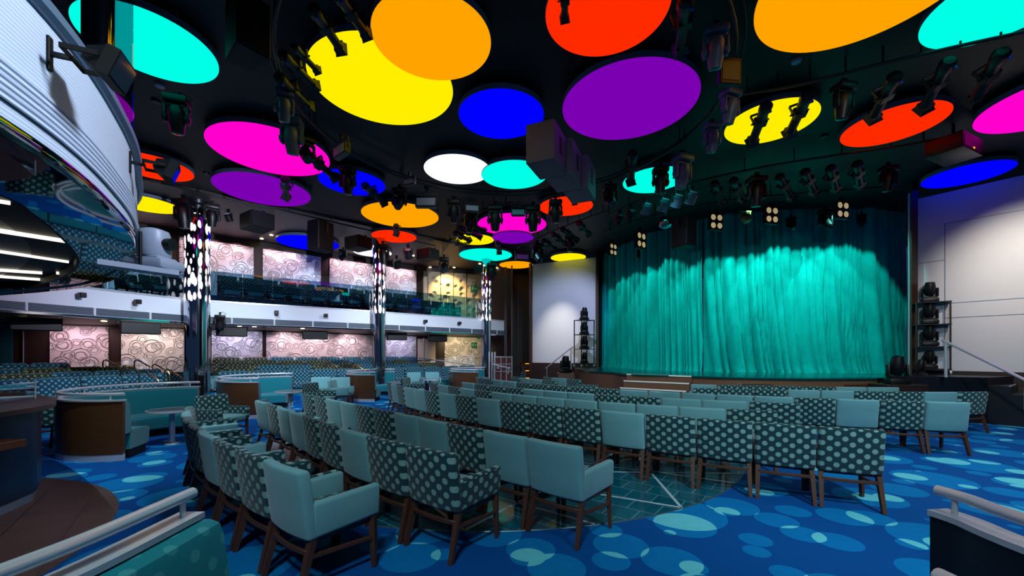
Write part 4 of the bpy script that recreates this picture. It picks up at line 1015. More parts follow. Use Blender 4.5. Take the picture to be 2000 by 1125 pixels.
def make_speaker(name, w, d, h, wedge=0.0):
    r = thing(name, 'loudspeaker', 'loudspeaker')
    b = MB(); b.box((0, 0, -h / 2), (w, d, h), 0.012, 1, deform=lambda x, y, z: (x * (1 - (wedge * (0.5 + y / d))), y, z)); b.build('cabinet', M['black2'], r)
    b = MB(); b.box((0, -d / 2 - 0.006, -h / 2), (w * 0.94, 0.02, h * 0.94), 0.004, 1); b.build('front_grille', M['black'], r)
    for s in (-1, 1):
        b = MB(); b.box((s * (w / 2 + 0.008), 0, 0.02 - h * 0.2), (0.012, 0.06, h * 0.45)); b.build('hanging_bracket', M['black'], r)
    return r
def make_flat_wash():
    r = thing('hanging_wash_panel', 'LED wash panel', 'stage light')
    b = MB(); clamp(b); b.box((0, 0, -0.12), (0.44, 0.02, 0.02)); b.box((0.22, 0, -0.2), (0.015, 0.02, 0.18)); b.box((-0.22, 0, -0.2), (0.015, 0.02, 0.18)); b.build('yoke', M['black'], r)
    b = MB(); b.box((0, 0, -0.3), (0.42, 0.12, 0.2), 0.01, 1); b.build('body', M['black'], r)
    b = MB(); b.box((0, -0.063, -0.3), (0.36, 0.008, 0.14)); b.build('front_glass', M['lgrey'], r)
    return r
MH = make_moving_head('hanging_moving_head', M['black'], 0.15); MHT = make_moving_head('hanging_moving_head', M['black'], -0.75); MHG = make_moving_head('hanging_moving_head', M['grey'], 0.25)
PF = make_profile('profile_spotlight'); PB = make_par('hanging_par_can', M['black']); PS = make_par('hanging_par_can', M['grey']); BL = make_blinder(); FL = make_flood(); WP = make_flat_wash()
SPK = make_speaker('hanging_loudspeaker', 0.62, 0.5, 0.36); SPT = make_speaker('hanging_loudspeaker', 0.42, 0.5, 0.75, 0.25); SPU = make_speaker('wedge_loudspeaker', 0.75, 0.34, 0.27, 0.2)
G1 = 'lights on the ceiling rig'
HGT = {'MH': 0.76, 'MHT': 0.7, 'MHG': 0.76, 'PB': 0.42, 'PS': 0.42, 'BL': 0.56, 'WP': 0.4}
def hang(kind, px, py, ph, yaw, lab, z=6.2):
    """px, py: the clamp in the photograph; ph: how tall the piece looks there"""
    p = at(px, py, z); s = min(max(ph * p.y / FOC / HGT[kind], 0.55), 1.5)
    top = CEIL - z
    r = place(globals()[kind], p, (0, 0, math.radians(yaw)), lab, G1, s)
    return r
def aim(x0, y0, x1, y1, lab, L=0.92, z=6.15):
    """profile spotlight with its rear at x0, y0 and its hood at x1, y1"""
    p0 = at(x0, y0, z); best = None
    for i in range(0, 140):
        q = at(x1, y1, z - i * 0.01); d = abs((q - p0).length - L)
        if i and q.y < p0.y + 0.05: break
        if best is None or d < best[0]: best = (d, q)
    q = best[1]; v = (q - p0); s = v.length / 0.88
    rot = Vector((0, 0, -1)).rotation_difference(v.normalized()).to_euler()
    return place(PF, p0, rot, lab, G1, min(max(s, 0.6), 1.35))
LIST = [('MHG', 555, 170, 70, 30, 'small grey moving head hanging above the big magenta disc, upper one'), ('MHG', 570, 222, 82, 10, 'grey moving head in front of the right side of the big magenta disc'), ('MHT', 597, 260, 62, 40, 'black moving head between the grey ones and the blue disc'),
 ('MH', 345, 180, 84, 20, 'dim black moving head alone between the cyan and magenta discs at left'), ('WP', 668, 262, 44, -40, 'LED wash panel right of the big magenta disc'), ('MH', 679, 322, 60, 0, 'moving head in front of the left part of the blue disc'),
 ('MHT', 780, 362, 50, 0, 'moving head at the top of the orange centre-left disc'), ('WP', 800, 338, 24, -20, 'small LED panel above the orange centre-left disc'), ('WP', 833, 366, 40, 0, 'LED wash panel with a bright front beside the orange disc'),
 ('MH', 886, 385, 52, 0, 'moving head right of the orange centre-left disc'), ('WP', 922, 388, 26, 10, 'small square LED lamp left of the magenta disc'), ('MH', 967, 395, 58, 0, 'moving head over the left part of the central magenta disc'), ('WP', 1012, 396, 26, 0, 'small square LED lamp above the central magenta disc'),
 ('MH', 1041, 396, 58, 0, 'moving head over the right part of the central magenta disc'), ('MH', 1085, 385, 52, 0, 'moving head in front of the red central disc'), ('MH', 918, 410, 46, 30, 'moving head among the spotlights left of the central magenta disc'),
 ('MHT', 867, 498, 36, 0, 'moving head near the cream dimpled wall'), ('MH', 960, 510, 40, 0, 'moving head just above the farthest chrome column'), ('MH', 358, 382, 66, 0, 'big black moving head left of the nearest chrome column'), ('MH', 414, 393, 52, 40, 'black moving head at the right of the nearest chrome column'),
 ('PB', 446, 410, 24, 0, 'small black par can left of the flat loudspeaker'), ('MH', 748, 472, 46, 0, 'black moving head above the middle chrome column'), ('PB', 797, 478, 34, 0, 'black par can right of the middle chrome column'),
 ('MHG', 1398, 44, 92, -15, 'large grey moving head at top right between the purple and orange discs'), ('MHG', 1427, 168, 76, 20, 'grey LED head hanging beside the yellow right-hand disc'), ('MHG', 1391, 234, 66, 0, 'grey moving head below the purple disc'), ('MH', 1648, 155, 80, 10, 'moving head between the yellow and red right-hand discs'),
 ('MHT', 1192, 355, 52, 0, 'moving head left of the cyan disc by the stage'), ('MH', 1290, 320, 60, 0, 'moving head crossing the middle of the cyan disc by the stage'), ('MHG', 1333, 295, 76, 20, 'grey moving head at the right edge of the cyan disc by the stage'),
 ('PS', 1262, 388, 34, 20, 'first silver-capped par can from the left over the curtain'), ('PS', 1296, 378, 38, 20, 'second silver-capped par can from the left over the curtain'), ('PS', 1322, 370, 38, 20, 'third silver-capped par can from the left over the curtain'), ('PS', 1350, 364, 38, 20, 'fourth silver-capped par can from the left over the curtain'),
 ('PB', 1232, 402, 30, 20, 'black par can left of the silver-capped row'), ('PB', 1210, 412, 28, 20, 'black par can at the far left of the silver-capped row'), ('MH', 1478, 338, 68, 0, 'moving head above the four-lamp blinders at the middle of the curtain'), ('MH', 1735, 318, 58, 0, 'moving head at the upper right corner of the curtain'),
 ('MH', 1113, 455, 38, 0, 'moving head above the yellow disc by the left pale wall'), ('MHT', 1049, 470, 44, 30, 'moving head left of the yellow disc by the left pale wall'), ('WP', 1020, 483, 26, 10, 'small LED panel right of the small purple disc'), ('MHT', 1612, 404, 46, 0, 'moving head hanging before the right part of the curtain'),
 ('MH', 1683, 415, 30, 0, 'small moving head at the right end of the curtain rig'), ('MHT', 1545, 420, 30, 0, 'dim moving head over the centre of the curtain'), ('MHT', 1470, 445, 34, 0, 'dim moving head below the round lamp on the curtain rig'), ('MHT', 1252, 480, 30, 0, 'dim moving head over the left part of the curtain'), ('MHT', 1198, 505, 30, 0, 'dim moving head at the left end of the curtain rig'),
 ('MHT', 670, 484, 26, 0, 'black lamp below the loudspeaker over the balcony'), ('PB', 775, 500, 26, 0, 'black lamp low right of the middle chrome column')]
for (k, x, y, h, yaw, lab) in LIST: hang(k, x, y, h, yaw, lab)
for (x, y, h, n) in ((1250, 446, 40, 'leftmost of four'), (1397, 410, 40, 'second of four from the left'), (1505, 396, 42, 'third of four from the left'), (1643, 386, 42, 'rightmost of four'), (1196, 470, 30, 'small one at the far left end')):
    hang('BL', x, y, h, 15 if x > 1300 else 40, f'four-lamp blinder with warm lamps above the curtain, {n}', 6.1)
for a in ((612, 18, 668, 100, 'profile spotlight with flared hood over the top of the big yellow disc, lower one'), (660, -10, 718, 72, 'profile spotlight with flared hood between the yellow and orange discs'), (575, 92, 610, 128, 'short black spotlight at the left rim of the big yellow disc'), (552, 108, 618, 172, 'profile spotlight with flared hood low at the left rim of the big yellow disc'),
          (545, 152, 606, 212, 'profile spotlight pointing down-right above the big magenta disc'), (598, 300, 658, 350, 'dark profile spotlight crossing onto the blue disc'), (712, 362, 752, 398, 'dark profile spotlight from the blue disc to the orange one'), (557, 350, 559, 386, 'short spotlight in front of the purple left disc'),
          (1103, -30, 1103, 30, 'flared spotlight at the top edge over the red disc'), (1340, 0, 1328, 100, 'large upright profile spotlight right of the red top disc'), (1497, 206, 1468, 280, 'left one of two black spotlights crossing the yellow right-hand disc'), (1578, 186, 1540, 264, 'right one of two black spotlights crossing the yellow right-hand disc'),
          (1748, 150, 1703, 234, 'flared spotlight at the left part of the red right-hand disc'), (1852, 122, 1802, 216, 'flared spotlight at the top of the red right-hand disc'), (1956, 104, 1900, 202, 'flared spotlight left of the magenta disc at the right edge'), (1121, 378, 1122, 396, 'small flared spotlight over the red central disc'),
          (1236, 300, 1232, 358, 'flared spotlight at the left of the cyan disc by the stage'), (905, 432, 948, 452, 'flared spotlight pointing at the magenta disc, upper one'), (898, 446, 940, 464, 'flared spotlight pointing at the magenta disc, lower one'), (888, 456, 918, 470, 'flared spotlight before the yellow disc left of the small purple one'), (880, 470, 912, 480, 'lowest flared spotlight before the small yellow disc'), (972, 474, 975, 493, 'small spotlight over the cyan disc near the cream wall'), (774, 442, 774, 457, 'small spotlight over the small red disc'),
          (1395, 358, 1412, 398, 'first dark spotlight of four from the left on the curtain rig'), (1432, 352, 1452, 390, 'second dark spotlight of four from the left on the curtain rig'), (1522, 345, 1548, 388, 'third dark spotlight of four on the curtain rig'), (1572, 335, 1592, 378, 'dark spotlight at the right half of the curtain rig'), (1622, 328, 1634, 372, 'dark spotlight left of the last one on the curtain rig'), (1674, 320, 1680, 364, 'last dark spotlight at the right of the curtain rig'),
          (1062, 470, 1085, 488, 'first of four dark spotlights on the slanting pipe by the left pale wall'), (1080, 458, 1106, 478, 'second of four dark spotlights on the slanting pipe by the left pale wall'), (1098, 448, 1128, 470, 'third of four dark spotlights on the slanting pipe by the left pale wall'), (1130, 436, 1150, 458, 'last of four dark spotlights on the slanting pipe by the left pale wall')):
    aim(*a)
# hanging loudspeakers
for (kind, px, py, z, yaw, sc, lab) in (('SPK', 503, 419, 6.1, -35, 1.35, 'flat black loudspeaker hanging right of the nearest chrome column'), ('SPT', 628, 434, 6.1, -25, 1.3, 'upright black loudspeaker in front of the blue balcony disc'), ('SPK', 700, 464, 6.05, -30, 1.25, 'flat black loudspeaker left of the middle chrome column'),
                                        ('SPK', 836, 488, 6.05, -30, 1.2, 'flat black loudspeaker before the cream dimpled wall'), ('SPT', 1334, 428, 5.75, 30, 1.15, 'black loudspeaker hanging before the left part of the curtain'), ('SPK', 940, 520, 6.05, -20, 1.0, 'black loudspeaker beside the farthest chrome column'), ('SPT', 480, 8, 6.2, 55, 0.95, 'black loudspeaker hanging at the top left over the rig')):
    p = at(px, py, z); place(globals()[kind], p, (0, 0, math.radians(yaw)), lab, 'hanging loudspeakers', sc)
# three big hanging speaker cabinets at the centre
CAB = [((1030, 1073, 1118), 255, 335)]
p0 = at(1052, 255, 6.35); 
def cabinet():
    r = thing('hanging_subwoofer', 'cabinet', 'loudspeaker')
    b = MB(); b.box((0, 0, -0.34), (0.52, 0.72, 0.68), 0.008, 1); b.build('cabinet', M['grey2'], r)
    b = MB(); b.box((0.262, 0, -0.30), (0.006, 0.14, 0.30)); b.build('recessed_handle', M['black2'], r)
    b = MB(); b.box((0, 0, 0.06), (0.06, 0.06, 0.14)); b.build('hanging_bracket', M['black'], r)
    return r

cb = cabinet()
for i, lab in enumerate(('black hanging speaker cabinet with a pale grey side, nearest of three', 'middle one of the three hanging speaker cabinets', 'farthest of the three hanging speaker cabinets toward the stage')):
    p = atd(1068, 258, 7.3) + Vector((0.40, 0.62, 0)) * i; place(cb, p, (0, 0, math.radians(-24)), lab, 'hanging speaker cabinets')
# speakers under the balcony
for (px, py, lab) in ((70, 634, 'first wedge loudspeaker from the left under the balcony'), (272, 642, 'wedge loudspeaker under the balcony left of the nearest column'), (453, 648.5, 'wedge loudspeaker under the balcony right of the nearest column'), (614, 655, 'wedge loudspeaker under the middle of the balcony'), (773, 657.5, 'wedge loudspeaker under the balcony right of the middle column'), (853, 661, 'wedge loudspeaker above the cream double door')):
    w = 17.0 if px > 300 else 15.9; q = wx(px, w); z = EYE + (PY - py) / FOC * q.y
    place(SPU, (q.x, q.y, min(z + 0.17, BZ + 0.04)), (0, 0, math.radians(35 if px > 300 else 55)), lab, 'loudspeakers under the balcony', 1.2)
# small spots on the white balcony front
def make_spot():
    r = thing('front_spot', 'spot', 'spotlight')
    b = MB(); b.cyl((0, 0.02, 0), (0, -0.1, 0), 0.02, None, 10); b.build('arm', M['black'], r)
    b = MB(); b.box((0, -0.16, 0), (0.13, 0.16, 0.13), 0.012, 1); b.build('lamp_body', M['black'], r)
    return r
sp = make_spot()
def near_front(px, d=0.0):
    best = None
    for pth in (S1, S2, S3):
        pth = [Vector(p) for p in pth]
        for i in range(len(pth) - 1):
            for k in range(21):
                p = pth[i].lerp(pth[i + 1], k / 20); e = abs(PX + FOC * p.x / p.y - px)
                if best is None or e < best[0]: t = (pth[i + 1] - pth[i]).normalized(); best = (e, p, Vector((t.y, -t.x)))
    return best[1], best[2]
for (px, py, lab) in ((152, 577, 'small black spot on the white balcony front at far left'), (263, 590, 'small black spot on the white balcony front left of the nearest column'), (540, 611, 'small spot on the white balcony front below the balcony handrails'), (641, 617, 'small spot on the white balcony front left of the middle column'), (828, 628, 'small spot on the white balcony front right of the middle column'), (890, 631.5, 'small pale spot on the white balcony front near the far column')):
    p, n = near_front(px); place(sp, (p.x, p.y, EYE + (PY - py) / FOC * p.y), (0, 0, math.atan2(n.x, -n.y)), lab, 'spots on the balcony front')
p, n = near_front(434); q = p + n * 0.22; dup(MHT, (q.x, q.y, 3.02), (0, 0, 0.5), 'black moving head hung at the white balcony front right of the nearest column', 'lights on the balcony front', 0.8)
# floodlights on the near balcony
def near_pt(px):
    best = min((p for p in near if p.y > 0.3), key=lambda p: abs(PX + FOC * p.x / p.y - px)); i = near.index(best); t = (near[min(i + 1, len(near) - 1)] - near[i - 1]).normalized(); return best, Vector((t.y, -t.x))
for (px, py, lab) in ((92, 104, 'black floodlight on a bracket at the upper left of the ribbed balcony front'), (253, 316, 'black floodlight on a bracket at the rounded end of the ribbed balcony front')):
    p, n = near_pt(px); z = EYE + (PY - py) / FOC * p.y; q = p - n * 0.0
    place(FL, (q.x + n.x * .02, q.y + n.y * .02, min(z, 3.35)), (0, 0, math.atan2(n.x, -n.y)), lab, 'floodlights on the rear balcony', 0.72)
# grey moving head on its shelf at the rear balcony end
sh = thing('light_shelf', 'steel shelf plate below the rear balcony end', 'shelf', (-3.0, 3.6, 2.4))
o = Vector((-3.0, 3.6)); z = 2.33
c_ = [at(190, 510, z).xy, at(350, 533, z).xy, at(352, 527, z).xy, at(200, 505, z).xy]
b = MB(); b.prism([p - o for p in (c_[0], c_[1], c_[1] * 1.035, c_[0] * 1.035)], -0.09, -0.05); b.build('plate', M['lgrey'], sh)
b = MB(); q = c_[0].lerp(c_[1], 0.25) + Vector((-.03, .2)) - o; b.cyl((q.x, q.y, -0.06), (q.x, q.y, 0.24), 0.012); b.build('hanger', M['black'], sh)
q = at(316, 527, 2.35)
sv = thing('scanner_light', 'grey domed moving light standing on the steel shelf', 'stage light', (q.x - 0.10, q.y + 0.04, 2.35))
b = MB(); b.box((0, 0, 0.045), (0.34, 0.26, 0.09), 0.03, 2); b.box((0, 0, 0.09), (0.24, 0.2, 0.04), 0.01, 1); b.build('base', M['lgrey'], sv)
b = MB(); b.lathe([(0.105, 0.11), (0.115, 0.13), (0.115, 0.28), (0.10, 0.33), (0.05, 0.35), (0.0, 0.352)], 28); b.build('dome', M['lgrey'], sv)
b = MB(); b.cyl((0.10, 0, 0.22), (0.16, 0, 0.22), 0.05); b.build('side_motor', M['black'], sv)
# projector, monitor, round lamp, mirror bowl
pj = thing('projector', 'dark ceiling projector beside the blue disc at right', 'projector', at(1862, 268, 6.25), math.radians(25))
b = MB(); b.cyl((0, 0, 0.3), (0, 0, -0.1), 0.03); b.build('mount', M['black'], pj)
b = MB(); b.box((0, 0, -0.27), (1.0, 0.62, 0.36), 0.02, 2); b.build('body', M['black'], pj)
b = MB(); b.box((-0.05, -0.312, -0.3), (0.8, 0.01, 0.2)); b.build('connection_panel', M['black'], pj)
b = MB(); b.box((0.0, -0.318, -0.38), (0.06, 0.01, 0.03)); b.build('indicator', M['amber'], pj)
pj.scale = (0.95,) * 3
mo = thing('ceiling_monitor', 'small hanging monitor with a dim green screen above the grey LED head', 'monitor', at(1424, 110, 6.2), math.radians(5))
b = MB(); b.tube([(-0.16, 0, -0.1), (-0.1, 0, 0.05), (0.1, 0, 0.05), (0.17, 0, -0.1)], 0.012, 8); b.build('bracket', M['black'], mo)
b = MB(); b.box((0, 0, -0.25), (0.34, 0.1, 0.4), 0.012, 1); b.build('casing', M['black'], mo)
b = MB(); b.box((0, -0.053, -0.25), (0.27, 0.006, 0.28)); b.build('screen', mat('dim_green_screen', (20, 62, 62), 0.3), mo)
rl_ = thing('hanging_round_lamp', 'round warm lamp with a yellow arm above the curtain centre', 'stage light', at(1456, 410, 6.1))
b = MB(); b.box((0, 0, -0.05), (0.34, 0.04, 0.03)); b.box((0.14, 0, -0.12), (0.03, 0.04, 0.12)); b.build('arm', mat('yellow_paint', (150, 120, 50), 0.5), rl_)
b = MB(); b.lathe([(0.0, 0.16), (0.1, 0.13), (0.155, 0.05), (0.165, 0)], 24, Matrix.Translation((0, -0.02, -0.26)) @ Matrix.Rotation(PI / 2, 4, 'X')); b.build('dish', mat('old_brass_dish', (140, 120, 75), 0.35, 0.6), rl_)
mb_ = thing('hanging_mirror_bowl', 'shiny chrome bowl hanging before the curtain at left', 'reflector', at(1300, 420, 6.0))
b = MB(); b.cyl((0, 0, 0.35), (0, 0, -0.02), 0.012, None, 8); b.build('stem', M['steel'], mb_)
b = MB(); b.lathe([(0.0, 0.0), (0.12, -0.04), (0.2, -0.14), (0.22, -0.24), (0.2, -0.33), (0.11, -0.40), (0, -0.42)], 28); b.build('bowl', M['chrome'], mb_)
# rig pipes
def pipe(pts, lab, r=0.026, z0=None):
    b = MB(); b.tube(pts, r, 8); o = b.build('lighting_pipe', M['black']); tag(o, lab, 'pipe', 'pipes of the lighting rig')
    bb = MB(); P = [Vector(p) for p in pts]
    for i in range(1, len(P), max(2, len(P) // 8)): bb.cyl((P[i].x, P[i].y, P[i].z), (P[i].x, P[i].y, CEIL + 0.02), 0.014, None, 6)
    bb.build('hanger_rod', M['black2'], o)
RC, RR = Vector((-0.1, 7.75)), 3.85
pipe([(RC.x + RR * math.cos(a * PI / 36), RC.y + RR * math.sin(a * PI / 36), 6.22) for a in range(-14, 51)], 'curved black lighting pipe ringing the centre of the ceiling')
pipe([(RC.x + (RR + .12) * math.cos(a * PI / 36), RC.y + (RR + .12) * math.sin(a * PI / 36), 6.36) for a in range(-14, 51)], 'upper of the two curved ring pipes around the ceiling centre', 0.02)
def pp(L, z): return [tuple(p) for p in smooth([at(x, y, z) for x, y in L], 6)]
pipe(pp([(1180, 425), (1240, 395), (1330, 362), (1480, 328), (1620, 305), (1760, 285), (1840, 270)], 6.25), 'long black lighting pipe above the curtain carrying the par cans')
pipe(pp([(1180, 455), (1260, 425), (1400, 395), (1560, 378), (1740, 365)], 6.2), 'lower black lighting pipe above the curtain carrying the blinders')
pipe(pp([(1440, 185), (1560, 165), (1700, 130), (1850, 95), (2010, 60)], 6.28), 'black lighting pipe at upper right carrying the flared spotlights')
pipe(pp([(860, 500), (900, 440), (935, 415), (1000, 395)], 6.25), 'short black pipe left of the central magenta disc')
pipe(pp([(1010, 485), (1060, 460), (1120, 435), (1190, 410)], 6.25), 'slanting black pipe by the left pale wall')
pipe(pp([(330, 358), (420, 385), (540, 408), (700, 445), (850, 480)], 6.4), 'black pipe along the brown soffit over the balcony')
# downlights
dl = MB(); dl.lathe([(0.0, 0.0), (0.045, 0.0), (0.055, -0.012), (0.065, -0.004)], 14); dl = tag(dl.build('downlight', M['downlight']), 'small warm recessed downlight in the ceiling over the side balcony', 'downlight', 'warm downlights over the side balcony')
for (px, py) in ((281, 442), (388, 397), (376, 403), (461, 471), (497, 427), (511, 466), (508, 475.5), (530, 459), (553, 486), (608, 495), (646, 496), (673, 505), (724, 514), (758, 519), (807, 499), (825, 492), (814, 528), (831, 527.5), (850, 526), (840, 522), (887, 522.5), (937, 515), (970, 523)):
    place(dl, at(px, py, CEIL - 0.065))
dl2 = MB(); dl2.lathe([(0.0, 0.0), (0.05, 0.0), (0.06, -0.012), (0.07, -0.004)], 14); dl2 = tag(dl2.build('downlight', M['downlight']), 'warm recessed downlight under the side balcony', 'downlight', 'warm downlights under the side balcony')
for (px, py) in ((45, 620.5), (203, 631), (468, 640), (497, 640), (591, 644)):
    q = wx(px, 17.4); place(dl2, (q.x, q.y, BZ + 0.045))
for i, (px, py, z) in enumerate(((312, 166, CEIL), (305, 197, CEIL), (1555, 118, CEIL), (403, 338, CEIL), (1610, 265, CEIL))):
    b = MB(); b.lathe([(0.0, -0.04), (0.07, -0.035), (0.08, 0.0)], 20); o = b.build('smoke_detector', M['lgrey'] if i in (0, 2) else M['black']); o.location = at(px, py, z); tag(o, f'small round ceiling fitting, {("pale, below the cyan disc at left", "dark, below the pale one at left", "pale, under the big orange disc at right", "dark, between the red and purple discs at left", "dark ring, between yellow and red discs at right")[i]}', 'detector')

# ------------------------------------------------------------------ lights on the stage floor and towers
def make_floor_head(name, m):
    r = thing(name, 'floor moving head', 'stage light')
    b = MB(); b.box((0, 0, 0.07), (0.42, 0.34, 0.14), 0.02, 2); b.build('base', m, r)
    y = MB(); y.box((0, 0, 0.17), (0.38, 0.16, 0.06), 0.01, 1)
    for s in (-1, 1): y.box((s * 0.19, 0, 0.34), (0.055, 0.17, 0.32), 0.03, 2)
    y.build('yoke', m, r)
    b = MB(); b.lathe([(0.0, -0.2), (0.1, -0.19), (0.15, -0.08), (0.16, 0.05), (0.14, 0.18), (0.115, 0.28), (0.0, 0.285)], 22, Matrix.Translation((0, 0, 0.42)) @ Matrix.Rotation(0.2, 4, 'X')); h = b.build('head', m, r)
    b = MB(); b.lathe([(0.1, 0.286), (0.05, 0.295), (0, 0.297)], 20, Matrix.Translation((0, 0, 0.42)) @ Matrix.Rotation(0.2, 4, 'X')); b.build('lens', M['lens'], h)
    return r
FH = make_floor_head('floor_moving_head', M['black'])
place(FH, atd(1104, 728, 17.6), (0, 0, 0.4), 'black moving head standing on a box left of the stage', 'moving heads on the floor', 1.05)
ped = MB(); q = atd(1104, 728, 17.6); ped.box((q.x, q.y, q.z / 2), (0.7, 0.7, q.z - 0.004), 0.01, 1); tag(ped.build('wooden_box', M['stagewood']), 'dark wooden box under the moving head left of the stage', 'box')
q = atd(1752, 750, 10.0)
place(FH, q, (0, 0, -0.3), 'largest black moving head, at the right end of the stage front', 'moving heads on the floor', 0.98)
q2 = atd(1797, 736, 10.4)
place(FH, q2, (0, 0, 0.3), 'black moving head between the largest one and the light tower', 'moving heads on the floor', 0.62)
ped = MB(); ped.box((q.x + 0.05, q.y + 0.05, q.z / 2), (0.95, 0.6, q.z - 0.004), 0.01, 1); tag(ped.build('wooden_box', M['darkwall']), 'dark box under the largest moving head at the stage right end', 'box')
def tower(name, loc, rz, lab, n, hh, w=0.62):
    r = thing(name, lab, 'lighting rack', loc, rz, 'light towers at the stage sides')
    for sx in (-1, 1):
        for sy in (-1, 1):
            b = MB(); b.beam((sx * w / 2, sy * 0.26, 0.12), (sx * w / 2, sy * 0.26, hh), 0.035); b.build('upright', M['black'], r)
            b = MB(); b.cyl((sx * w / 2 - 0.02, sy * 0.26, 0.06), (sx * w / 2 + 0.02, sy * 0.26, 0.06), 0.06, None, 14); b.build('caster', M['steel'], r)
    for i in range(n + 1):
        z = 0.14 + (hh - 0.14) * i / n
        b = MB(); b.box((0, 0, z), (w + 0.06, 0.56, 0.03), 0.005, 1); b.build('shelf', M['black'], r)
    return r
tl = atd(1141, 716, 18.4); tower('light_tower', tl, 0.5, 'black rack of stacked moving heads left of the curtain', 3, 2.1, 0.72)
for i, s in enumerate((0.155, 0.81, 1.455, 2.115)): place(FH, (tl.x, tl.y, tl.z + s), (0, 0, 0.5), f'moving head on the left light tower, {ORD[4-i]} from the top', 'moving heads on the towers', 0.82 if i else 0.7)
TZ = 1.1
tr = at(1828, 731, TZ); tower('light_tower', (tr.x, tr.y + .15, TZ), -0.6, 'black rack of stacked moving heads right of the curtain', 3, 1.98, 0.66)
for i, s in enumerate((0.155, 0.78, 1.395, 2.0)): place(FH, (tr.x - 0.02, tr.y + .15, TZ + s), (0, 0, -0.6), f'moving head on the right light tower, {ORD[4-i]} from the top', 'moving heads on the towers', 0.80 if i else 0.7)
# small lamps on the side of the right tower
for i, (px, py) in enumerate(((1861, 664), (1864, 682), (1868, 695))):
    q = atd(px, py, tr.y - 0.05); place(PB, (q.x, q.y, q.z + 0.22), (0, 0, 1.2), f'small black lamp clamped to the side of the right tower, {ORD[i+1]} from the top', 'lamps on the right tower', 0.6)
# right platform and side steps with amber lights
pl = MB(); pf = [at(1726, 752, 0.75).xy, (tr.x + 0.55, tr.y - 0.55), (SR0.x + 0.7, SR0.y - 1.0), (SR0.x, SR0.y), (10.6, 10.8)]
q0 = Vector((10.25, 10.15)); e_ = Vector((11.25, 9.55)); pf = [Vector((9.95, 10.72)), Vector((10.0, 10.0)), Vector((11.3, 9.6)), Vector((12.55, 10.12)), Vector((11.5, 11.6)), Vector((10.6, 10.85))]
struct(pl.prism(pf, 0, TZ).build('side_platform', M['dark']), 'dark platform at the stage right end')
ss = thing('side_steps', 'dark side steps with amber lights descending along the right wall', 'steps', (12.0, 9.0, 0))
o = Vector((12.0, 9.0)); dv = Vector((0.56, -0.83)); sd = Vector((0.83, 0.56))
for i in range(5):
    a = Vector((11.3, 9.6)) + dv * (0.34 * i); z = TZ - 0.19 * (i + 1)
    c_ = [a, a + sd * 1.3, a + sd * 1.3 + dv * 0.34, a + dv * 0.34]
    b = MB(); b.prism([p - o for p in c_], 0, z); s_ = b.build('step', M['dark'], ss)
    e0 = a + dv * 0.33 - o; e1 = e0 + sd * 0.9
    b = MB(); b.beam((e0.x, e0.y, z + .002), (e1.x, e1.y, z + .002), 0.03); b.build('nosing', M['steel'], s_)
    if i in (0, 2, 4):
        e = a + sd * 1.0 - o + dv * 0.004; b = MB(); b.box((e.x, e.y, z + 0.09), (0.16, 0.02, 0.035)); b.build('amber_light', M['steplight'], s_)
rr = thing('stair_handrail', 'long steel handrail sloping down along the right wall', 'handrail', (11.0, 10.0, TZ))
r0, r1 = atd(1840, 664, 9.75), atd(2010, 746, 8.35); o3 = Vector((11.0, 10.0, TZ))
b = MB(); b.tube([r0 - o3, r1 - o3, r1 - o3 + (r1 - r0) * 0.5], 0.03, 10); b.build('rail', M['steel'], rr)
b = MB(); q = r0.lerp(r1, 0.05) - o3; b.cyl((q.x, q.y, 0), (q.x, q.y, q.z), 0.03); b.build('post', M['steel'], rr)
b = MB(); b.cyl(tuple(at(2002, 800, 0.4) * 1.0 - o3), tuple(at(2002, 800, 0.4) - o3 + Vector((0, 0, 0.5))), 0.02); b.build('post', M['steel'], rr)
# left stage stair rail, recess stairs
lr = thing('stair_handrail', 'steel handrail sloping up before the left pale wall', 'handrail', (2.0, 18.6, 0))
o3 = Vector((2.0, 18.6, 0)); r0, r1 = atd(1065, 720, 18.4), atd(1119, 677, 18.9)
b = MB(); b.tube([r0 - o3, r1 - o3], 0.028, 10); b.build('rail', M['steel'], lr)
for q in (r0.lerp(r1, 0.06), r0.lerp(r1, 0.93)):
    b = MB(); q = q - o3; b.cyl((q.x, q.y, 0), (q.x, q.y, q.z), 0.022); b.build('post', M['steel'], lr)
rs = thing('recess_steps', 'lit wooden steps rising inside the dark recess', 'steps', (0.9, 21.8, 0)); o = Vector((0.9, 21.8))
for i in range(6):
    b = MB(); b.box((0.1, 0.05 + 0.24 * i, (0.19 * (i + 1)) / 2), (0.9, 0.24, 0.19 * (i + 1))); s_ = b.build('step', M['orangewood'], rs)
    if i % 2 == 1:
        b = MB(); b.box((0.1, -0.075 + 0.24 * i, 0.19 * (i + 1) - 0.02), (0.5, 0.012, 0.025)); b.build('amber_light', M['steplight'], s_)
r0, r1 = atd(1013, 714, 21.5), atd(1037, 686, 22.6)
b = MB(); b.tube([r0, r1], 0.03, 8); tag(b.build('stair_handrail', M['brass']), 'bronze handrail inside the dark recess beside the stage', 'handrail')
